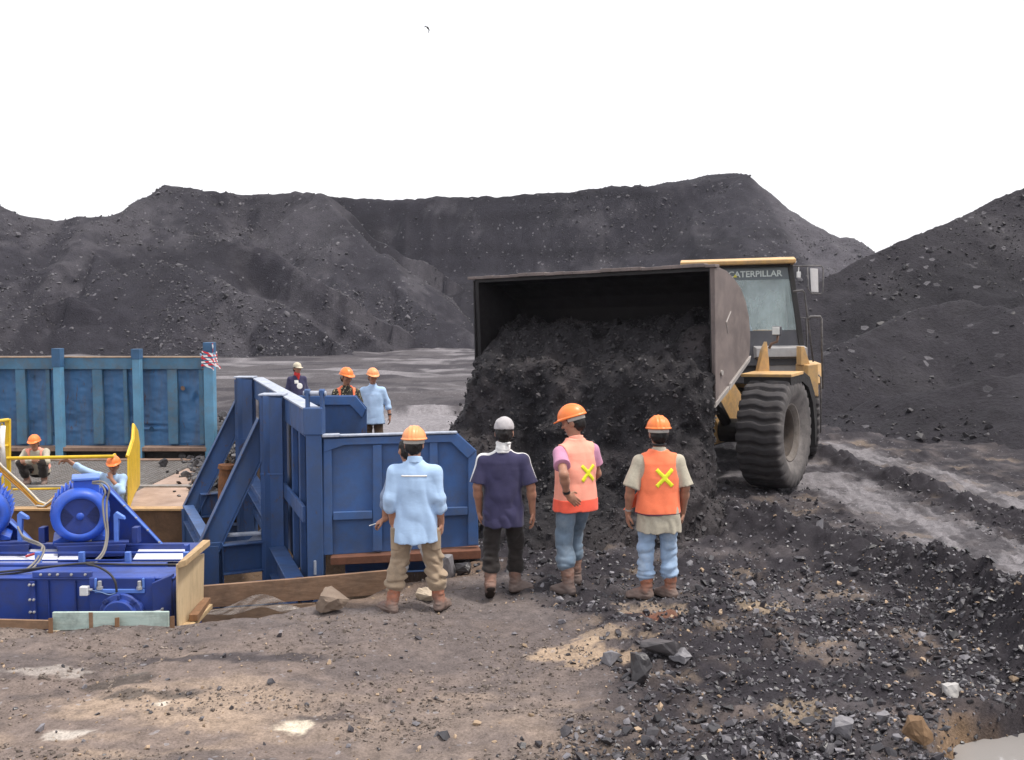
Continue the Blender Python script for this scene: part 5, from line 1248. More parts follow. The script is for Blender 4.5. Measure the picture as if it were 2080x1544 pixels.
    # front wing (gate) and back wing
    def wing(nm, a, b, outline, vr, hr, y_in, mat, label=None):
        fn = Vector((b[1] - a[1], -(b[0] - a[0]), 0)).normalized()
        if fn.y > 0: fn = -fn
        pp = lambda x, y, o=0: plane_pt(x, y, a, b) + fn * o
        pl = part(nm, MB().prism([pp(*q) for q in outline], -fn * .02), mat, t, .003)
        for q in vr: part('stiffener', MB().prism([pp(*k, .003) for k in q], fn * .045), S2, pl, .006)
        for q in hr: part('stiffener', MB().prism([pp(*k, .005) for k in q], fn * .052), S2, pl, .006)
        return pl, pp, fn
    a, b = (P(656, 1000, 10.86)), (P(971, 1000, 11.12))
    pl, pp, fn = wing('front_wing', a, b, [(656, 1128), (972, 1108), (968, 915), (930, 880), (656, 888)],
         [[(657, 1126), (676, 1125), (674, 912), (657, 900)], [(757, 1118), (776, 1117), (775, 902), (757, 903)], [(872, 1111), (889, 1110), (888, 898), (872, 899)], [(950, 1106), (971, 1105), (966, 917), (950, 921)]],
         [[(658, 891), (658, 918), (700, 903), (915, 897), (949, 930), (966, 914), (929, 881)], [(677, 1055), (756, 1052), (756, 1036), (677, 1039)], [(777, 1051), (871, 1047), (871, 1031), (777, 1035)], [(890, 1047), (949, 1044), (949, 1028), (890, 1030)]], 0, S2)
    part('wing_rail', MB().bar(pp(690, 884, .02), pp(928, 877.5, .02), .10, .02), LT, pl, .004); part('hinge_ear', MB().bar(pp(654, 884, .03), pp(690, 883, .03), .12, .03), LT, pl, .006)  # pale bars paint the light on the wing's top edge
    part('sill', MB().hexa([pp(672, 1142, .14), pp(974, 1129, .14), pp(974, 1129, -.2), pp(672, 1142, -.2), pp(672, 1127, .14), pp(974, 1112, .14), pp(974, 1112, -.2), pp(672, 1127, -.2)]), RUST)
    part('under_frame', MB().ibeam(pp(700, 1160, -.4), pp(950, 1150, -.4), .2, .25), S)
    a, b = P(560, 800, 16.2), P(746, 800, 16.28)
    wing('back_wing', a, b, [(566, 1010), (745, 1005), (745, 828), (724, 803), (566, 803)], [], [[(567, 822), (712, 822), (736, 848), (744, 830), (723, 804), (567, 804)]], 0, S)

def skip():
    T = paint('teal_blue_steel', (.050, .150, .315), (.11, .095, .085), .65, 1.1, .55, .22, .55, fine=3.5, rust=(.10, .05, .035), stretch=(1.6, 1, .35)); T2 = paint('worn_teal_rail', (.066, .165, .265), (.14, .12, .10), .7, 1.6, .6, .25, .15); T3 = paint('light_teal_post', (.11, .27, .42), (.18, .2, .2), .5, 1.8, .5, .2, .1); DKB = paint('dark_blue_paint', (.035, .10, .20), (.06, .06, .07), .4, 3)
    RU = paint('rust_ledge', (.24, .16, .12), (.09, .06, .05), .8, 2, .85, .3, .3); RE = paint('bare_rust_edge', (.33, .24, .17), amt=.4, scale=6)
    Yw = 22.5; t = thing('steel_skip', 'dented teal blue steel bin wall with posts behind the platform', 'bin', (-9, Yw, -.5))
    part = lambda nm, mb, mat=T, par=t, bev=.008: obj(nm, mb, mat, par, bev, False, True)
    x0, x1 = P(-150, 800, Yw).x, P(414, 800, Yw).x; X = lambda px, Y=Yw: P(px, 800, Y).x; Zp = lambda py, Y=Yw: P(1040, py, Y).z
    # panel sheet with dents
    xs = np.linspace(x0, x1, 330)[:, None]; zs = np.linspace(Zp(906), Zp(748), 110)[None, :]
    den = .035 * fbm2(xs * 1.1, zs * 1.6, 4, 301) + .05 * np.exp(-(((xs - X(398)) / .18) ** 2 + ((zs - Zp(808)) / .10) ** 2)) * np.sin(xs * 26)
    den = den + .022 * np.abs(fbm2(xs * 2.4, zs * 3.2, 3, 302)) + .05 * np.exp(-(((xs - X(300)) / .35) ** 2 + ((zs - Zp(868)) / .08) ** 2)) * np.sin(zs * 40)
    V = np.stack([np.broadcast_to(xs, den.shape), Yw + .10 + den, np.broadcast_to(zs, den.shape)], -1).reshape(-1, 3); i = np.arange(den.size).reshape(den.shape)
    pn = part('panel', fast_mesh('panel', V, np.stack([i[:-1, :-1], i[1:, :-1], i[1:, 1:], i[:-1, 1:]], -1).reshape(-1, 4)), T, t, 0)
    for px, py, r_ in ((370, 789, .055), (64, 764, .05), (305, 872, .06), (60, 857, .05), (107, 882, .06)): part('hole_patch', MB().lathe([(r_ * .3, -.0), (r_, -.004), (r_ * .9, .01)], (X(px), Yw + .055, Zp(py)), (.2, 1, .2), 9), DKB if px != 370 else RU, pn, 0)
    part('side_sheet', MB().prism([(x1 - .02, Yw + .1, Zp(906)), (x1 * 1.14, Yw + 3, Zp(906)), (x1 * 1.14, Yw + 3, Zp(728)), (x1 - .02, Yw + .1, Zp(728))], (-.03, 0, 0)), T); part('rear_sheet', MB().bb(x0, x1 * 1.14, Yw + 3, Yw + 3.04, Zp(906), Zp(735)), T)
    tr = part('top_rail', MB().bb(x0, x1, Yw - .02, Yw + .16, Zp(750), Zp(727))); tr.data.materials[0] = T2
    part('rail_edge', MB().bb(x0, x1, Yw - .03, Yw + .17, Zp(727) + .002, Zp(724)), RE, tr, .002)
    for px in (-115, 42, 198, 350): part('rib', MB().bb(X(px - 10), X(px + 10), Yw - .005, Yw + .13, Zp(902), Zp(750) - .003), T2)
    for px in (97, 254, 408): part('edge_rib', MB().bb(X(px - 4), X(px + 4), Yw + .01, Yw + .13, Zp(902), Zp(750) - .003), T2)
    for px, tp, bt, ds in ((-43, 708, 925, 744), (116, 709, 926, 746), (277, 710, 922, 730), (423, 697, 905, 716)):
        Y_ = Yw - .28; ps = part('post', MB().bb(X(px - 7.5, Y_), X(px + 7.5, Y_), Y_, Y_ + .2, -.5, Zp(tp, Y_)) if px < 400 else MB().bb(X(413, Y_), X(432, Y_), Y_ + .05, Y_ + .3, -.5, Zp(tp, Y_)), T3)
        part('post_cap', MB().bb(X(px - 9, Y_), X(px + 8, Y_), Y_ - .012, Y_ + .22, Zp(ds, Y_), Zp(tp, Y_) + .01) if px < 400 else MB().bb(X(412.5, Y_), X(432.5, Y_), Y_ + .04, Y_ + .31, Zp(ds, Y_), Zp(tp, Y_) + .01), DKB, ps)
        for dx, h_ in ((-13, 40),): part('strut', MB().bar((X(px + dx, Y_ + .1), Y_ + .2, Zp(752, Y_)), (X(px - 2, Y_ + .1), Y_ + .12, Zp(744, Y_)), .03, .02), RU, ps, .002)
    part('ledge', MB().bb(x0, x1 + .1, Yw - .25, Yw + .3, Zp(914), Zp(906)), RU); part('dark_gap', MB().bb(x0, x1 + .1, Yw + .05, Yw + .3, -.6, Zp(914) - .003), paint('gap_black', (.02, .017, .016)))  # near-black bar paints the dark gap below the ledge
    part('kerb_beam', MB().bb(x0, X(400), Yw - .65, Yw - .35, -.49, Zp(935, Yw - .65)), RU)
    # barrier tape
    m, nt, b = new_mat('red_white_tape'); v = coords(nt, (1, 1, 1)); wv = N(nt, 'ShaderNodeTexWave', Scale=3.2, Distortion=0.0); wv.bands_direction = 'DIAGONAL'; nt.links.new(v, wv.inputs['Vector'])
    c = ramp(nt, wv.outputs['Fac'], [(.48, (.65, .02, .04)), (.52, (.82, .80, .80))]); nt.links.new(c, b.inputs['Base Color']); b.inputs['Roughness'].default_value = .4
    Y_ = Yw - .24; xa, xb = X(413, Y_), X(432, Y_); mb = MB(); rr = random.Random(3)
    def ribbon(pts, h_):
        for a_, b_ in zip(pts[:-1], pts[1:]): mb.bar(a_, b_, .006, h_, (0, 0, 1))
        return
        V = []; 
        for p in pts: V += [Vector(p) - Vector((0, 0, h_ / 2)), Vector(p) + Vector((0, 0, h_ / 2))]
        Fs = [(2 * i_, 2 * i_ + 2, 2 * i_ + 3, 2 * i_ + 1) for i_ in range(len(pts) - 1)]; o_ = len(V); V += [q + Vector((0, .004, 0)) for q in V]; Fs += [tuple(o_ + k for k in f[::-1]) for f in Fs]; mb.add(V, Fs)
    for k in range(5):
        z = Zp(717 + 6 * k, Y_); s_ = rr.uniform(-.06, .06); e = .004 * k - .012; ribbon([(xa - .02 - e, Y_ + .35, z), (xa - .02 - e, Y_ - .03 - e, z - s_), ((xa + xb) / 2, Y_ - .045 - e, z), (xb + .02 + e, Y_ - .03 - e, z + s_), (xb + .02 + e, Y_ + .35, z)], .038)
    ribbon([(xb, Y_ - .06, Zp(738, Y_)), (xb + .09, Y_ - .09, Zp(742, Y_)), (xb + .17, Y_ - .06, Zp(744, Y_)), (xb + .2, Y_ - .05, Zp(749, Y_))], .04); ribbon([(xa, Y_ - .05, Zp(740, Y_)), (xa + .12, Y_ - .07, Zp(744, Y_)), (xb + .03, Y_ - .06, Zp(748, Y_)), (xb + .06, Y_ - .08, Zp(752, Y_))], .03); ribbon([(xb + .02, Y_, Zp(716, Y_)), (xb + .03, Y_ - .02, Zp(706, Y_)), (xb + .01, Y_, Zp(698, Y_))], .05)
    tag(obj('barrier_tape', mb, m), 'red and white barrier tape knotted round the tall corner post of the bin', 'tape')

ZD = -.5
def platform():
    DP = paint('worn_deck_plate', (.37, .27, .22), (.17, .115, .09), .8, .7, .85, .18, .2, fine=14); EDG = paint('rust_edge_beam', (.135, .075, .040), (.045, .03, .022), .9, 1.2, .9, .35, .4); GRM = paint('galvanised_grating', (.27, .255, .245), (.14, .10, .08), .8, 3, .6, .2, .1)
    DK = paint('under_deck_shade', (.03, .024, .02)); t = thing('platform', 'rust coloured steel platform with grating beside the bin', 'platform', (-8, 19, ZD))
    part = lambda nm, mb, mat, par=t, bev=.006: obj(nm, mb, mat, par, bev, False, True)
    xr = P(432, 1000, 16.3).x; xg = P(272, 1000, 18).x; xl = -13.5
    part('deck_plate', MB().bb(xg + .02, xr, 16.3, 18.55, ZD - .06, ZD), DP); part('deck_plate', MB().bb(xg + .02, xr + .4, 18.60, 22.0, ZD - .06, ZD - .012), DP)
    part('edge_beam', MB().bb(xl, xr, 16.18, 16.295, -1.5, ZD + .01), EDG); part('edge_trim', MB().bb(xl, xr, 16.14, 16.36, ZD + .012, ZD + .05), paint('ochre_trim', (.45, .28, .13), (.22, .14, .09), .7, 4)); part('cross_beam', MB().bb(xl, xr, 18.45, 18.62, ZD - .2, ZD + .03), GRM)
    part('dark_under_sheet', MB().bb(xl, xg, 16.3, 22.2, -1.32, -1.28), DK); part('end_plate', MB().bb(xr - .02, xr + .02, 16.3, 22, -1.4, ZD - .07), EDG)  # near-black sheet paints the shade below the grating
    for y0, y1, st in ((16.35, 18.42, .075), (18.65, 22.0, .10)):
        mb = MB(); x = xl
        while x < xg: mb.bb(x, x + .008, y0, y1, ZD - .04, ZD); x += .10
        y = y0
        while y < y1: mb.bb(xl, xg, y, y + .022, ZD - .03, ZD - .001); y += st
        part('grating', mb, GRM, t, 0)
    YL = paint('safety_yellow', (.70, .46, .025), (.45, .30, .06), .5, 3, .45, .15, .05)
    r = thing('guard_rail', 'yellow tubular guard rail crossing in front of the squatting man', 'railing', P(14, 1000, 16.3)); pr = lambda nm, mb, mat=YL, par=r: obj(nm, mb, mat, par, .004, False, True)
    pr('top_bar', MB().tube([P(14, 931, 16.2), P(120, 929, 16.2), P(229, 927, 16.2), P(233, 924, 17.0)], .028, 12)); pr('lower_bar', MB().tube([P(26, 994, 16.3), P(150, 992, 16.3)], .018, 10))
    pr('post', MB().bar(P(16, 1000, 16.25), P(16, 851, 16.25), .08, .06, (0, 1, 0))); pr('side_rail', MB().tube([P(16, 853, 16.25), P(-20, 858, 15.4), P(-60, 863, 14.8)], .03, 10)); pr('side_rail', MB().tube([P(16, 905, 16.25), P(-20, 912, 15.4), P(-60, 920, 14.8)], .022, 10)); pr('inner_post', MB().tube([P(5, 1000, 16.0), P(4, 860, 16.0)], .02, 10))
    obj('white_pipe', MB().tube([P(6, 865, 15.9), P(4, 900, 15.85), P(8, 952, 15.8)], .04, 12), plain('white_paint', (.75, .74, .72), .5), r, 0, True, True)
    g = thing('safety_gate', 'tall yellow slotted guard plate standing on the edge of the deck', 'gate', P(262, 1036, 16.45)); pg = lambda nm, mb, mat=YL, par=g: obj(nm, mb, mat, par, .004, False, True)
    a, b = P(259, 1000, 16.42), P(282, 1000, 18.4); q = lambda x, y: plane_pt(x, y, a, b)
    pl = pg('plate', MB().prism([q(259, 1034), q(258, 926), q(269, 893), q(270.5, 862), q(277, 874), q(281, 900), q(281, 985), q(270, 1004)], (.03, .01, 0)))
    for x, y, L in ((275, 935, 10), (266.5, 975, 16), (263, 1015, 12), (276, 960, 8)): pg('slot', MB().prism([q(x - 1, y + L), q(x + 1.3, y - L * .2), q(x + 1.8, y - L), q(x - .2, y + L * .2)], (-.012, -.006, 0)), paint('slot_yellow', (.86, .66, .12)), pl)  # raised bars in a paler yellow than the plate
    pg('top_edge', MB().tube([q(257.5, 927), q(268.5, 892), q(270.5, 861)], .022, 8), YL, pl)
    h = thing('sling_ropes', 'bundle of yellow and white slings sagging over the grating', 'rope', P(0, 945, 15.6))
    for k, (dx, dy, c) in enumerate(((0, 0, (.62, .33, .06)), (4, -3, (.66, .60, .50)), (-3, 5, (.70, .66, .60)), (2, 8, (.50, .24, .05)))):
        obj('strand', MB().tube([P(-30 + dx, 915 + dy, 15.4), P(0 + dx, 950 + dy, 15.5), P(45 + dx, 990 + dy, 15.6), P(76 + dx, 1022 + dy, 15.6), P(92 + dx, 1026 + dy * .5, 15.55), P(112 + dx, 1008 + dy, 15.5), P(142 + dx, 1000 + dy * .7, 15.4)], .017, 8), cloth('sling_' + str(k), c), h, 0, True, True)

def machines():
    BL = paint('machine_blue', (.027, .064, .31), (.055, .055, .075), .7, 1.5, .45, .16, .06, fine=20); BL2 = paint('machine_blue_dark', (.019, .041, .20), (.04, .04, .055), .6, 2, .5, .2, .06); MO = paint('motor_blue', (.028, .095, .50), (.05, .06, .10), .6, 2.5, .42, .12, .06); DKM = paint('motor_grille', (.012, .02, .09), amt=.2)
    WH = paint('white_sheet', (.62, .63, .70), (.40, .40, .46), .4, 3, .5, .08, .03); BO = paint('galv_bolt', (.42, .42, .44), amt=.3, metal=.4, rough=.4); LTB = paint('light_blue_bracket', (.10, .20, .58), (.1, .12, .25), .3, 4, .4)
    Yf = 8.95; t = thing('conveyor_drive', 'long royal blue conveyor drive casing behind the planks', 'machine', (P(200, 1200, Yf).x, Yf, -.5))
    part = lambda nm, mb, mat=BL, par=t, bev=.006: obj(nm, mb, mat, par, bev, False, True)
    X = lambda px, Y=Yf: P(px, 1200, Y).x; Z = lambda py, Y=Yf: P(1040, py, Y).z
    x0, x1 = X(-330), X(353); zt = Z(1172)
    cs = part('casing', MB().bb(x0, x1, Yf, 9.32, -1.2, zt - .02)); part('casing_top', MB().bb(x0, x1 + .01, Yf - .03, 9.32, zt - .018, zt), BL, cs)
    part('inner_casing', MB().bb(x0, X(330, 9.6), 9.45, 10.9, -1.2, zt - .13), BL2)
    for px in (70, -130): part('flange', MB().bb(X(px - 5), X(px + 5), Yf - .05, Yf - .002, -.5, zt - .03), BL2, cs); part('flange_bolts', sum_bolts([(X(px + d), Yf - .05, Z(y)) for y in (1185, 1215, 1240) for d in (-4, 4)]), BO, cs, 0)
    part('top_angle', MB().bb(X(70), X(190), Yf - .035, Yf - .002, Z(1172), Z(1160)), BL, cs); part('angle_bolts', sum_bolts([(X(q), Yf - .036, Z(1165)) for q in (88, 106, 122, 150, 178)]), BO, cs, 0)
    # bearing house with shaft end
    bh = part('bearing_house', MB().bb(X(186), X(318), Yf - .06, Yf - .002, Z(1250), Z(1170)), BL, t, .012)
    part('recess_lip', MB().bb(X(200), X(300), Yf - .09, Yf - .062, Z(1200), Z(1192)).bb(X(200), X(204), Yf - .09, Yf - .062, Z(1191), Z(1170)).bb(X(296), X(300), Yf - .09, Yf - .062, Z(1191), Z(1170)), LTB, bh)
    part('recess_back', MB().bb(X(205), X(295), Yf - .068, Yf - .061, Z(1190), Z(1172)), BL2, bh, 0)
    for px in (211, 291): part('large_bolt', MB().lathe([(.028, 0), (.028, .025), (.018, .026), (.018, .075), (.010, .078)], (X(px), Yf - .085, Z(1192)), (0, 0, 1), 6), BO, bh, 0)
    c = (X(254), Yf - .02, Z(1243)); part('drum', MB().lathe([(.0, .16), (.14, .158), (.15, .15), (.152, .10), (.19, .095), (.20, .085), (.20, .0)], c, (0, -1, 0), 36), BL, bh, 0)
    part('drum_ribs', MB().bar((c[0], c[1] - .12, c[2] + .16), (c[0], c[1] - .12, c[2] + .20), .02, .05).bar((c[0] - .11, c[1] - .12, c[2] + .12), (c[0] - .14, c[1] - .12, c[2] + .15), .02, .05).bar((c[0] + .11, c[1] - .12, c[2] + .12), (c[0] + .14, c[1] - .12, c[2] + .15), .02, .05), BL2, bh)
    part('end_box', MB().prism([(X(318), Yf - .12, Z(1255)), (X(318), Yf - .12, Z(1178)), (X(352), Yf - .06, Z(1166)), (X(352), Yf - .06, Z(1255))], (0, .10, 0)), BL2, cs); part('end_rods', MB().tube([(X(310), Yf - .15, Z(1236)), (X(340), Yf - .15, Z(1231))], .012, 8).tube([(X(312), Yf - .15, Z(1242)), (X(340), Yf - .15, Z(1238))], .012, 8).bb(X(339), X(342), Yf - .17, Yf - .13, Z(1246), Z(1226)), BO, cs, 0)
    for px in (100, 155): part('stiff_rib', MB().bb(X(px - 1.5), X(px + 1.5), Yf - .03, Yf - .002, -.4, zt - .03), BL2, cs)
    # deck frame, white sheets, slender bars
    fr = part('deck_frame', MB().bb(x0, X(383, 10), 9.34, 9.42, zt - .08, zt + .02).bb(x0, X(383, 10.2), 10.2, 10.28, zt - .1, zt + .0))
    for a, b, y0, y1 in ((272, 376, 1141, 1108), (-10, 118, 1160, 1115), (118, 160, 1140, 1118)):
        Ya, Yb = G(200, y0, zt - .05).y, G(200, y1, zt - .05).y; part('cover_sheet', MB().prism([(X(a - 2, Ya), Ya, zt - .05), (X(b, Ya), Ya, zt - .05), (X(b + 2, Yb), Yb, zt - .05), (X(a + 18, Yb), Yb, zt - .05)], (0, 0, .01)), WH, fr, 0)
    for y in (1108, 1124, 1140): Ya = G(200, y, zt).y; part('slat_bar', MB().bar((x0, Ya, zt), (X(376, Ya), Ya, zt + .01), .012, .018), BL, fr, .002)
    for px in (262, 380, 168, 80): part('deck_post', MB().box((X(px, 9.5), 9.5, zt - .03), (.05, .05, .26)), LTB, fr, .004)
    part('red_rod', MB().tube([(X(55, 9.6), 9.6, zt + .03), (X(75, 9.6), 9.6, zt + .06)], .012), plain('red_paint', (.4, .04, .04)), fr, 0)
    # motor pedestals with triangular side plates
    for ox in (0, -196):
        Yp = 10.75; q = lambda px, py, Y=Yp: P(px + ox, py, Y)
        pd = part('pedestal', MB().prism([q(206, 986 if ox == 0 else 1058), q(216, 984 if ox == 0 else 1055), q(330 if ox == 0 else 268, 1108), q(206, 1116)], (0, .06, 0)), BL); part('pedestal_flange', MB().bar(q(212, 985 if ox == 0 else 1056, 10.72), q(331 if ox == 0 else 269, 1108, 10.72), .05, .012, (0, 0, 1)), LTB, pd, .002)
        if ox == 0: part('flange_bolts', sum_bolts([tuple(q(212 + 118 * f_, 985 + 123 * f_, 10.66)) for f_ in (.35, .55, .75, .95)], (0, -1, .6)), BO, pd, 0)
        part('motor_base', MB().hexa([q(110, 1112, 10.0), q(262, 1108, 10.0), q(262, 1104, 10.9), q(112, 1107, 10.9), q(110, 1104, 10.0), q(262, 1100, 10.0), q(262, 1095, 10.9), q(112, 1098, 10.9)]), BL2, pd)
        part('pivot_bracket', MB().prism([q(231, 1102, 10.2), q(230, 1046, 10.2), q(235, 1040, 10.2), q(251, 1050, 10.2), q(253, 1056, 10.2), q(240, 1054, 10.2), q(238, 1102, 10.2)], (0, .05, 0)), LTB, pd); part('pivot_block', MB().bb(q(240, 1, 10.2).x, q(253, 1, 10.2).x, 10.2, 10.3, q(1, 1104, 10.2).z, q(1, 1072, 10.2).z), BL2, pd)
        part('skid_block', MB().hexa([q(118, 1135, 9.9), q(250, 1130, 9.9), q(255, 1110, 10.8), q(115, 1112, 10.8), q(116, 1110, 9.9), q(256, 1106, 9.9), q(258, 1102, 10.8), q(113, 1105, 10.8)]), BL2, pd)
    # electric motors
    def motor():
        m = thing('electric_motor', 'bright blue electric motor with a square terminal box, beside the seated man', 'motor', P(163, 1048, 10.15)); c0 = P(163, 1048, 10.15); pt = lambda nm, mb, mat=MO, par=m, bev=0, sm=False: obj(nm, mb, mat, par, bev, sm, True)
        bd = pt('motor_body', MB().lathe([(.25, 0), (.255, .05), (.255, .62), (.22, .66), (.06, .67), (.05, .78)], c0 + Vector((0, .05, 0)), (0, 1, 0), 40), MO, m, 0, True)
        fins = MB()
        for k in range(36):
            a = 2 * math.pi * k / 36; d = Vector((math.cos(a), 0, math.sin(a))); fins.bar(c0 + d * .265 + Vector((0, .12, 0)), c0 + d * .265 + Vector((0, .66, 0)), .012, .05, d)
        pt('cooling_fins', fins, MO, bd)
        cw = pt('fan_cover', MB().lathe([(.0, -.045), (.036, -.045), (.038, -.03), (.185, -.026), (.192, -.06), (.235, -.05), (.268, -.02), (.282, .03), (.285, .10), (.272, .10)], c0, (0, 1, 0), 48, cap=False), MO, m, 0, True)
        for sg in (1, -1):
            gr = MB()
            for k in range(-9, 10):
                a = k * .085; z_ = math.sin(a) * .17; xx = .06 + abs(k) * .004; x2 = math.sqrt(.18 ** 2 - z_ ** 2)
                if abs(z_) < xx * 1.0 + .10 and x2 > xx + .01 + abs(z_) * .62: gr.bar(c0 + Vector((sg * (xx + abs(z_) * .62), -.034, z_)), c0 + Vector((sg * x2, -.034, z_)), .004, .0105, (0, 0, 1))
            pt('fan_grille', gr, DKM, cw)
        pt('grille_disc', MB().lathe([(0, -.027), (.186, -.027), (.186, -.0265), (.0, -.0265)], c0 + Vector((0, -.0035, 0)), (0, 1, 0), 40), BL2, cw) if True else 0; pt('grille_sector', MB().prism([c0 + Vector((-.045, -.033, .055)), c0 + Vector((.045, -.033, .055)), c0 + Vector((.115, -.033, .135)), c0 + Vector((.0, -.033, .178)), c0 + Vector((-.115, -.033, .135))], (0, .005, 0)), BL2, cw); pt('grille_sector', MB().prism([c0 + Vector((-.045, -.033, -.055)), c0 + Vector((.045, -.033, -.055)), c0 + Vector((.115, -.033, -.135)), c0 + Vector((.0, -.033, -.178)), c0 + Vector((-.115, -.033, -.135))], (0, .005, 0)), BL2, cw)
        q = lambda px, py, Y=10.35: P(px, py, Y)
        tb = pt('terminal_box', MB().bb(q(139, 1).x, q(188, 1).x, 10.22, 10.50, q(1, 1000).z, q(1, 973).z), MO, m, .012); pt('box_lid', MB().bb(q(136, 1).x, q(190, 1).x, 10.20, 10.52, q(1, 973).z + .002, q(1, 967).z), LTB, tb, .008); pt('box_neck', MB().bb(q(144, 1).x, q(184, 1).x, 10.26, 10.46, q(1, 1016).z, q(1, 1000).z), MO, tb, .008)
        pt('lifting_eye', MB().lathe([(.03, -.012), (.042, -.012), (.042, .012), (.03, .012)], q(201, 1014, 10.3), (0, 1, 0), 16), LTB, m); 
        for sx in (-1, 1): pt('foot', MB().prism([c0 + Vector((sx * .12, .12, -.20)), c0 + Vector((sx * .27, .12, -.275)), c0 + Vector((sx * .27, .12, -.30)), c0 + Vector((sx * .10, .12, -.30))], (0, .5, 0)), MO, m, .006)
        return m
    m1 = motor(); m1.rotation_euler.z = R(23); m2 = copy_tree(m1); d = P(-42, 1048, 10.15) - P(163, 1048, 10.15); m2.location = m1.location + d; m2['label'] = 'bright blue electric motor cut off by the left edge of the photo'
    for o in (m1, m2): o['group'] = 'electric motors on the conveyor drive'
    # cables and small box
    CB = plain('grey_cable', (.20, .185, .17), .7); CK = plain('black_cable', (.03, .028, .03), .6)
    def cable(label, strands, mats, grp=None):
        mb = MB()
        for s_ in strands: mb.tube(smooth_path([P(*k) for k in s_]), .0105, 8)
        return tag(obj('cable', mb, mats, None, 0, True), label, 'cable', grp)
    cable('pair of grey motor cables looping from the terminal box down over the deck', [[(188, 982, 10.1), (205, 985, 10.0), (214, 1000, 9.95), (209, 1018, 9.95), (211, 1050, 9.9), (216, 1085, 9.85), (210, 1118, 9.75), (194, 1138, 9.6), (180, 1144, 9.5)], [(188, 979, 10.1), (209, 979, 10.0), (222, 993, 9.95), (217, 1018, 9.95), (217, 1050, 9.9), (219, 1088, 9.85), (212, 1122, 9.75), (195, 1142, 9.6), (176, 1147, 9.5)]], CB)
    cable('black cable running along the front edge of the drive deck', [[(-40, 1172, 9.0), (40, 1163, 9.05), (100, 1152, 9.1), (170, 1145, 9.1), (260, 1147, 9.1), (350, 1147, 9.1), (392, 1146, 9.3)], [(-40, 1166, 9.0), (60, 1156, 9.05), (150, 1146, 9.1), (190, 1143, 9.2)]], CK)
    cable('thin cable hanging down the front of the blue casing to the drum', [[(176, 1146, 8.86), (200, 1152, 8.84), (222, 1165, 8.82), (234, 1182, 8.8), (237, 1203, 8.8)]], CK)
    cable('bundle of cables bent over the left end of the deck', [[(40, 1078, 10.0), (50, 1095, 9.9), (78, 1107, 9.7), (86, 1112, 9.6), (72, 1140, 9.4), (50, 1160, 9.2)], [(36, 1070, 10.0), (48, 1090, 9.9), (80, 1104, 9.7), (90, 1116, 9.6), (78, 1142, 9.4), (58, 1162, 9.2)]], CB)
    jb = obj('junction_box', MB().box(P(172, 1200, 8.85), (.075, .06, .085)), plain('pale_grey_plastic', (.62, .62, .64), .5), None, .008); tag(jb, 'small pale grey junction box on the blue casing', 'junction box')
    obj('gland', MB().lathe([(.012, 0), (.012, .03)], P(181, 1198, 8.85), (1, 0, 0), 10), BO, jb); obj('wire', MB().tube(smooth_path([P(182, 1198, 8.85), P(205, 1203, 8.83), P(222, 1208, 8.8), P(236, 1204, 8.8)]), .004, 6), plain('blue_wire', (.2, .3, .5)), jb)
    # rusty stump between the braces
    tag(obj('rusty_pipe_stub', MB().lathe([(.12, 0), (.125, .3), (.11, .55), (.14, .56), (.13, .62)], P(458, 1010, 15.6) - Vector((0, 0, .1)), (.05, 0, 1), 16), paint('flaking_rust', (.22, .09, .035), (.10, .06, .04), .8, 6, .9, .3, .5)), 'rust flaked pipe stub between the two blue braces', 'pipe')

def sum_bolts(pts, ax=(0, -1, 0)):
    mb = MB()
    for p in pts: mb.lathe([(.013, 0), (.013, .012), (.007, .013), (.007, .022)], p, ax, 6)
    return mb
def smooth_path(p, n=6):
    out = []
    for i in range(len(p) - 1):
        a, b, c, d = p[max(i - 1, 0)], p[i], p[i + 1], p[min(i + 2, len(p) - 1)]
        for k in range(n):
            t = k / n; out.append(.5 * ((2 * b) + (c - a) * t + (2 * a - 5 * b + 4 * c - d) * t * t + (3 * b - a - 3 * c + d) * t ** 3))
    return out + [p[-1]]
def copy_tree(o, parent=None):
    c = o.copy(); COL.objects.link(c)
    if parent is not None: c.parent = parent
    for ch in list(o.children): copy_tree(ch, c)
    return c

def wood_mat(name, c1, c2, ax=0, dirt=.5):
    m, nt, b = new_mat(name); sc = [9, 9, 9]; sc[ax] = .9; v = coords(nt, tuple(sc))
    n1 = noise_tex(nt, v, 3, 8, .65, .6); c = mix(nt, ramp(nt, n1, [(.3, 0), (.7, 1)]), c1, c2); n2 = noise_tex(nt, coords(nt), 3.5, 6, .7)
    c = mix(nt, ramp(nt, n2, [(.48, 0), (.72, dirt)]), c, (.06, .05, .045)); nt.links.new(c, b.inputs['Base Color']); b.inputs['Roughness'].default_value = .85; b.inputs['Specular IOR Level'].default_value = .2
    bump(nt, b, n1, .35, .01); return m

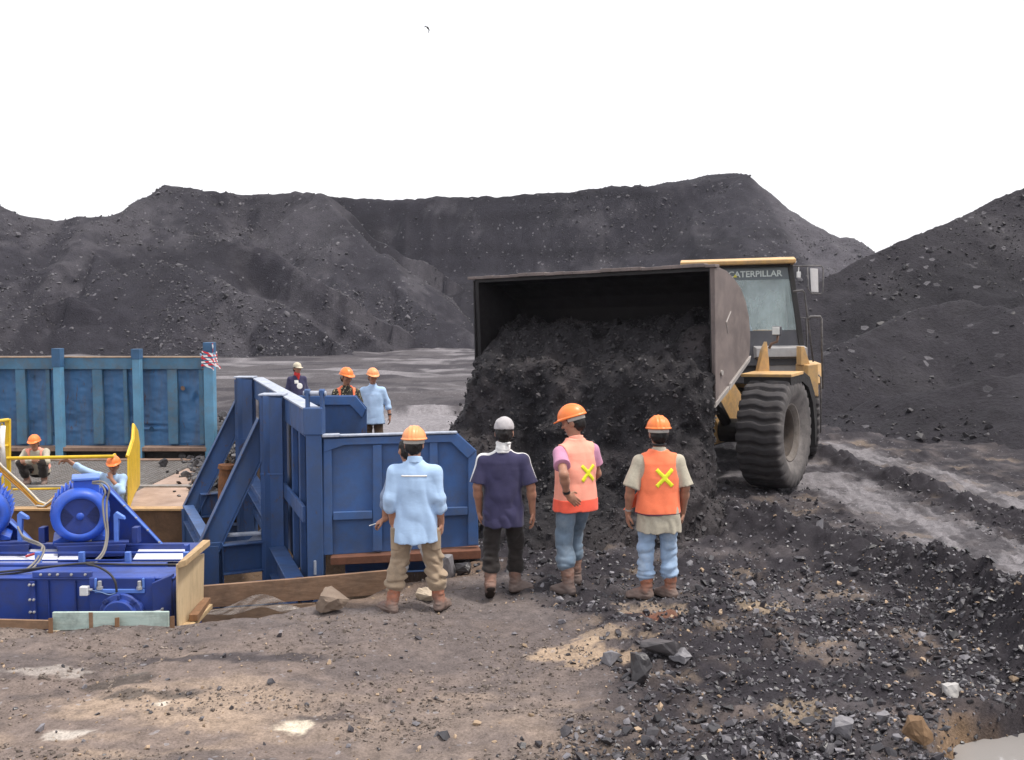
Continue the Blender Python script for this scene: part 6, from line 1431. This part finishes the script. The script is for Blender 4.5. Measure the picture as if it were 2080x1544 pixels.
def timber():
    Yb = 8.42; X = lambda px, Y=Yb: P(px, 1250, Y).x; Z = lambda py, Y=Yb: P(1040, py, Y).z
    GRN = wood_mat('pale_green_board', (.36, .47, .44), (.47, .55, .50), 0, .6); BRN = wood_mat('brown_board', (.20, .12, .075), (.30, .19, .12), 0, .5); PLY = wood_mat('plywood', (.50, .37, .22), (.60, .46, .29), 2, .25); PINE = wood_mat('raw_timber', (.36, .24, .13), (.52, .38, .22), 1, .3); STK = wood_mat('stake_wood', (.17, .09, .05), (.28, .16, .09), 2, .3); OLD = wood_mat('long_plank_wood', (.19, .115, .075), (.31, .20, .135), 0, .45); PALE_ = wood_mat('pale_plank', (.42, .33, .23), (.55, .45, .33), 0, .3)
    def plank(nm, label, pts, ex, mat, grp=None, bev=.004): return tag(obj(nm, MB().prism(pts, ex), mat, None, bev), label, 'plank', grp)
    def board(label, a, b, y0a, y1a, y0b, y1b, Y, mat, th=.03): return plank('plank', label, [P(a, y0a, Y), P(b, y0b, Y), P(b, y1b, Y), P(a, y1a, Y)], (0, th, 0), mat)
    g = board('pale green painted plank in front of the blue casing', 106, 342, 1281, 1244, 1277, 1243, 8.42, GRN); obj('dark_band', MB().prism([P(181, 1279, 8.415), P(189, 1279, 8.415), P(188, 1244, 8.415), P(180, 1244, 8.415)], (0, .004, 0)), BRN, g)
    board('brown plank at the left end of the row of boards', -120, 101, 1281, 1256, 1279, 1261, 8.44, BRN); board('pale lower board under the brown and green planks', -120, 345, 1312, 1282, 1290, 1282, 8.47, PALE_, .025)
    for px, y0, y1, lb in ((103, 1304, 1256, 'short wooden stake where the brown and green planks meet'), (238, 1296, 1255, 'short wooden stake in the middle of the green plank'), (350, 1288, 1252, 'short wooden stake next to the plywood sheet')): tag(obj('stake', MB().hexa([P(px - 5, y0, 8.36), P(px + 5, y0, 8.36), P(px + 5, y0, 8.40), P(px - 5, y0, 8.40), P(px - 5, y1, 8.36), P(px + 4.5, y1 - 1, 8.36), P(px + 4.5, y1 - 1, 8.40), P(px - 5, y1, 8.40)]), STK, None, .003), lb, 'stake', 'stakes holding the planks')
    plank('plywood_sheet', 'upright plywood sheet closing the end of the blue casing', [P(359, 1287, 8.5), P(409, 1238, 9.55), P(411, 1124, 9.55), P(357, 1146, 8.5)], (.02, 0, 0), PLY)
    plank('timber', 'short raw timber lying on top of the plywood sheet', [P(362, 1155, 8.45), P(378, 1150, 8.45), P(427, 1108, 9.65), P(412, 1108, 9.65)], (0, 0, .055), PINE)
    plank('timber', 'upper of two timber offcuts at the foot of the plywood sheet', [P(384, 1262, 8.75), P(402, 1262, 8.75), P(428, 1226, 9.6), P(412, 1226, 9.6)], (0, 0, .06), STK); plank('timber', 'lower of two timber offcuts at the foot of the plywood sheet', [P(360, 1292, 8.42), P(380, 1292, 8.42), P(432, 1236, 9.5), P(410, 1236, 9.5)], (0, 0, .045), PINE)
    a, b = P(405, 1200, 9.95), P(800, 1180, 10.35); q = lambda x, y: plank_pt(x, y, a, b)
    board_ = MB().prism([q(409, 1236), q(600, 1222), q(800, 1206), q(800, 1158), q(600, 1176), q(409, 1191)], (.01, .05, 0)); tag(obj('plank', board_, OLD, None, .004), 'long brown plank along the edge of the hopper pit', 'plank'); tag(obj('plank', MB().prism([q(409, 1284), q(640, 1262), q(640, 1225), q(409, 1240)], (.01, .05, 0)), wood_mat('muddy_lower_plank', (.20, .135, .095), (.29, .20, .14), 0, .6), None, .004), 'muddy lower plank showing under the long brown plank', 'plank')
    # plastic film draped over the plank
    m, nt, bs = new_mat('plastic_film'); bs.inputs['Base Color'].default_value = (.62, .58, .56, 1); bs.inputs['Alpha'].default_value = .2; bs.inputs['Roughness'].default_value = .25; v = coords(nt, (1, 1, 3)); bump(nt, bs, noise_tex(nt, v, 3.5, 3, .5, 1.5), .5, .05)
    nx, nz = 50, 14; V = []
    for i in range(nx):
        for j in range(nz):
            u, w_ = i / (nx - 1), j / (nz - 1); top = 1240 - 34 * math.exp(-((u - .5) / .28) ** 2); py = top + (1245 - top) * w_ * (.8 + .2 * math.sin(u * 9)); p = q(424 + 216 * u, py); V.append(p + Vector((0, -.02 - .05 * w_ - .02 * math.sin(u * 31 + w_ * 5) * math.sin(w_ * 3), 0)))
    Fs = [(i * nz + j, (i + 1) * nz + j, (i + 1) * nz + j + 1, i * nz + j + 1) for i in range(nx - 1) for j in range(nz - 1)]
    tag(obj('plastic_sheet', MB().add(V, Fs), m, None, 0, True), 'crumpled clear plastic film caught on the long brown plank', 'plastic film')
def plank_pt(x, y, a, b): return plane_pt(x, y, a, b)

def bird():
    c = P(869, 57, 40); v = Vol(np.array(c) - .35, np.array(c) + .35, .012); C = Vector(c)
    v.ell(C, (.035, .11, .035), k=.02); v.ell(C + Vector((0, -.11, .008)), (.022, .03, .022), k=.02); v.cap(C + Vector((0, .09, 0)), C + Vector((0, .19, .0)), .02, .012, k=.02, fl=(1.6, 1, .5))
    for a, b, e in ((Vector((-.02, 0, .01)), Vector((-.08, -.01, .07)), Vector((-.17, .02, .02))), (Vector((.02, 0, 0)), Vector((.05, 0, -.07)), Vector((.02, .03, -.20)))): v.cap(C + a, C + b, .026, .022, k=.02, fl=(1, 2.2, .55)); v.cap(C + b, C + e, .022, .008, k=.015, fl=(1, 2.2, .6))
    tag(obj('bird', v.mesh('bird'), plain('bird_feathers', (.07, .06, .06), .9)), 'small dark bird flying high in the white sky', 'bird')
# ------------------------------------------------------------------ put the place together
make_ground(); rubble(); rocks(); hills()
hopper(); skip(); platform(); machines(); timber()
loader(); coal_heap(); bird()
front_workers(); back_workers(); platform_workers(ZD)
# ------------------------------------------------------------------ camera, light, sky
cam = bpy.data.cameras.new('camera'); co = bpy.data.objects.new('camera', cam); COL.objects.link(co)
cam.sensor_fit = 'HORIZONTAL'; cam.sensor_width = 36; cam.lens = 36 * FPX / 2080; cam.clip_end = 3000; cam.clip_start = .1
co.location = (0, 0, CAMZ); co.rotation_euler = (math.pi / 2 - PITCH, 0, 0)
scene.camera = co
SUN_EL, SUN_AZ = R(66), R(100)   # azimuth measured clockwise from +Y (view direction)
sd = Vector((math.sin(SUN_AZ) * math.cos(SUN_EL), math.cos(SUN_AZ) * math.cos(SUN_EL), math.sin(SUN_EL)))
sl = bpy.data.lights.new('sun', 'SUN'); sl.energy = 2.7; sl.angle = R(10); sl.color = (1, .95, .88)
so = bpy.data.objects.new('sun', sl); COL.objects.link(so); so.rotation_euler = sd.to_track_quat('Z', 'Y').to_euler(); so.location = sd * 50
w = bpy.data.worlds.new('World'); scene.world = w; w.use_nodes = True; nt = w.node_tree
bg = nt.nodes['Background']; sky = nt.nodes.new('ShaderNodeTexSky'); sky.sky_type = 'NISHITA'; sky.sun_disc = False
sky.sun_elevation = SUN_EL; sky.sun_rotation = SUN_AZ; sky.dust_density = 6; sky.air_density = 1.5
cl = mix(nt, .86, sky.outputs[0], (9.0, 9.0, 9.3)); nt.links.new(cl, bg.inputs[0]); bg.inputs[1].default_value = .118
scene.view_settings.view_transform = 'Standard'; scene.view_settings.look = 'None'; scene.view_settings.exposure = 0.42; scene.view_settings.gamma = 1
scene.cycles.use_denoising = True
scene.cycles.max_bounces = 6; scene.cycles.diffuse_bounces = 3; scene.cycles.glossy_bounces = 3; scene.cycles.transmission_bounces = 4

def haze():
    m = bpy.data.materials.new('haze_air'); m.use_nodes = True; nt = m.node_tree; nt.nodes.remove(nt.nodes['Principled BSDF'])
    v = N(nt, 'ShaderNodeVolumePrincipled'); v.inputs['Color'].default_value = (.86, .88, 1, 1); v.inputs['Density'].default_value = .00022; v.inputs['Anisotropy'].default_value = .2
    nt.links.new(v.outputs[0], nt.nodes['Material Output'].inputs['Volume'])
    tag(obj('haze', MB().bb(-1700, 1700, -1700, 1700, -3.2, 24), m), 'thin pale haze over the coal yard', None, None, 'stuff')
haze()
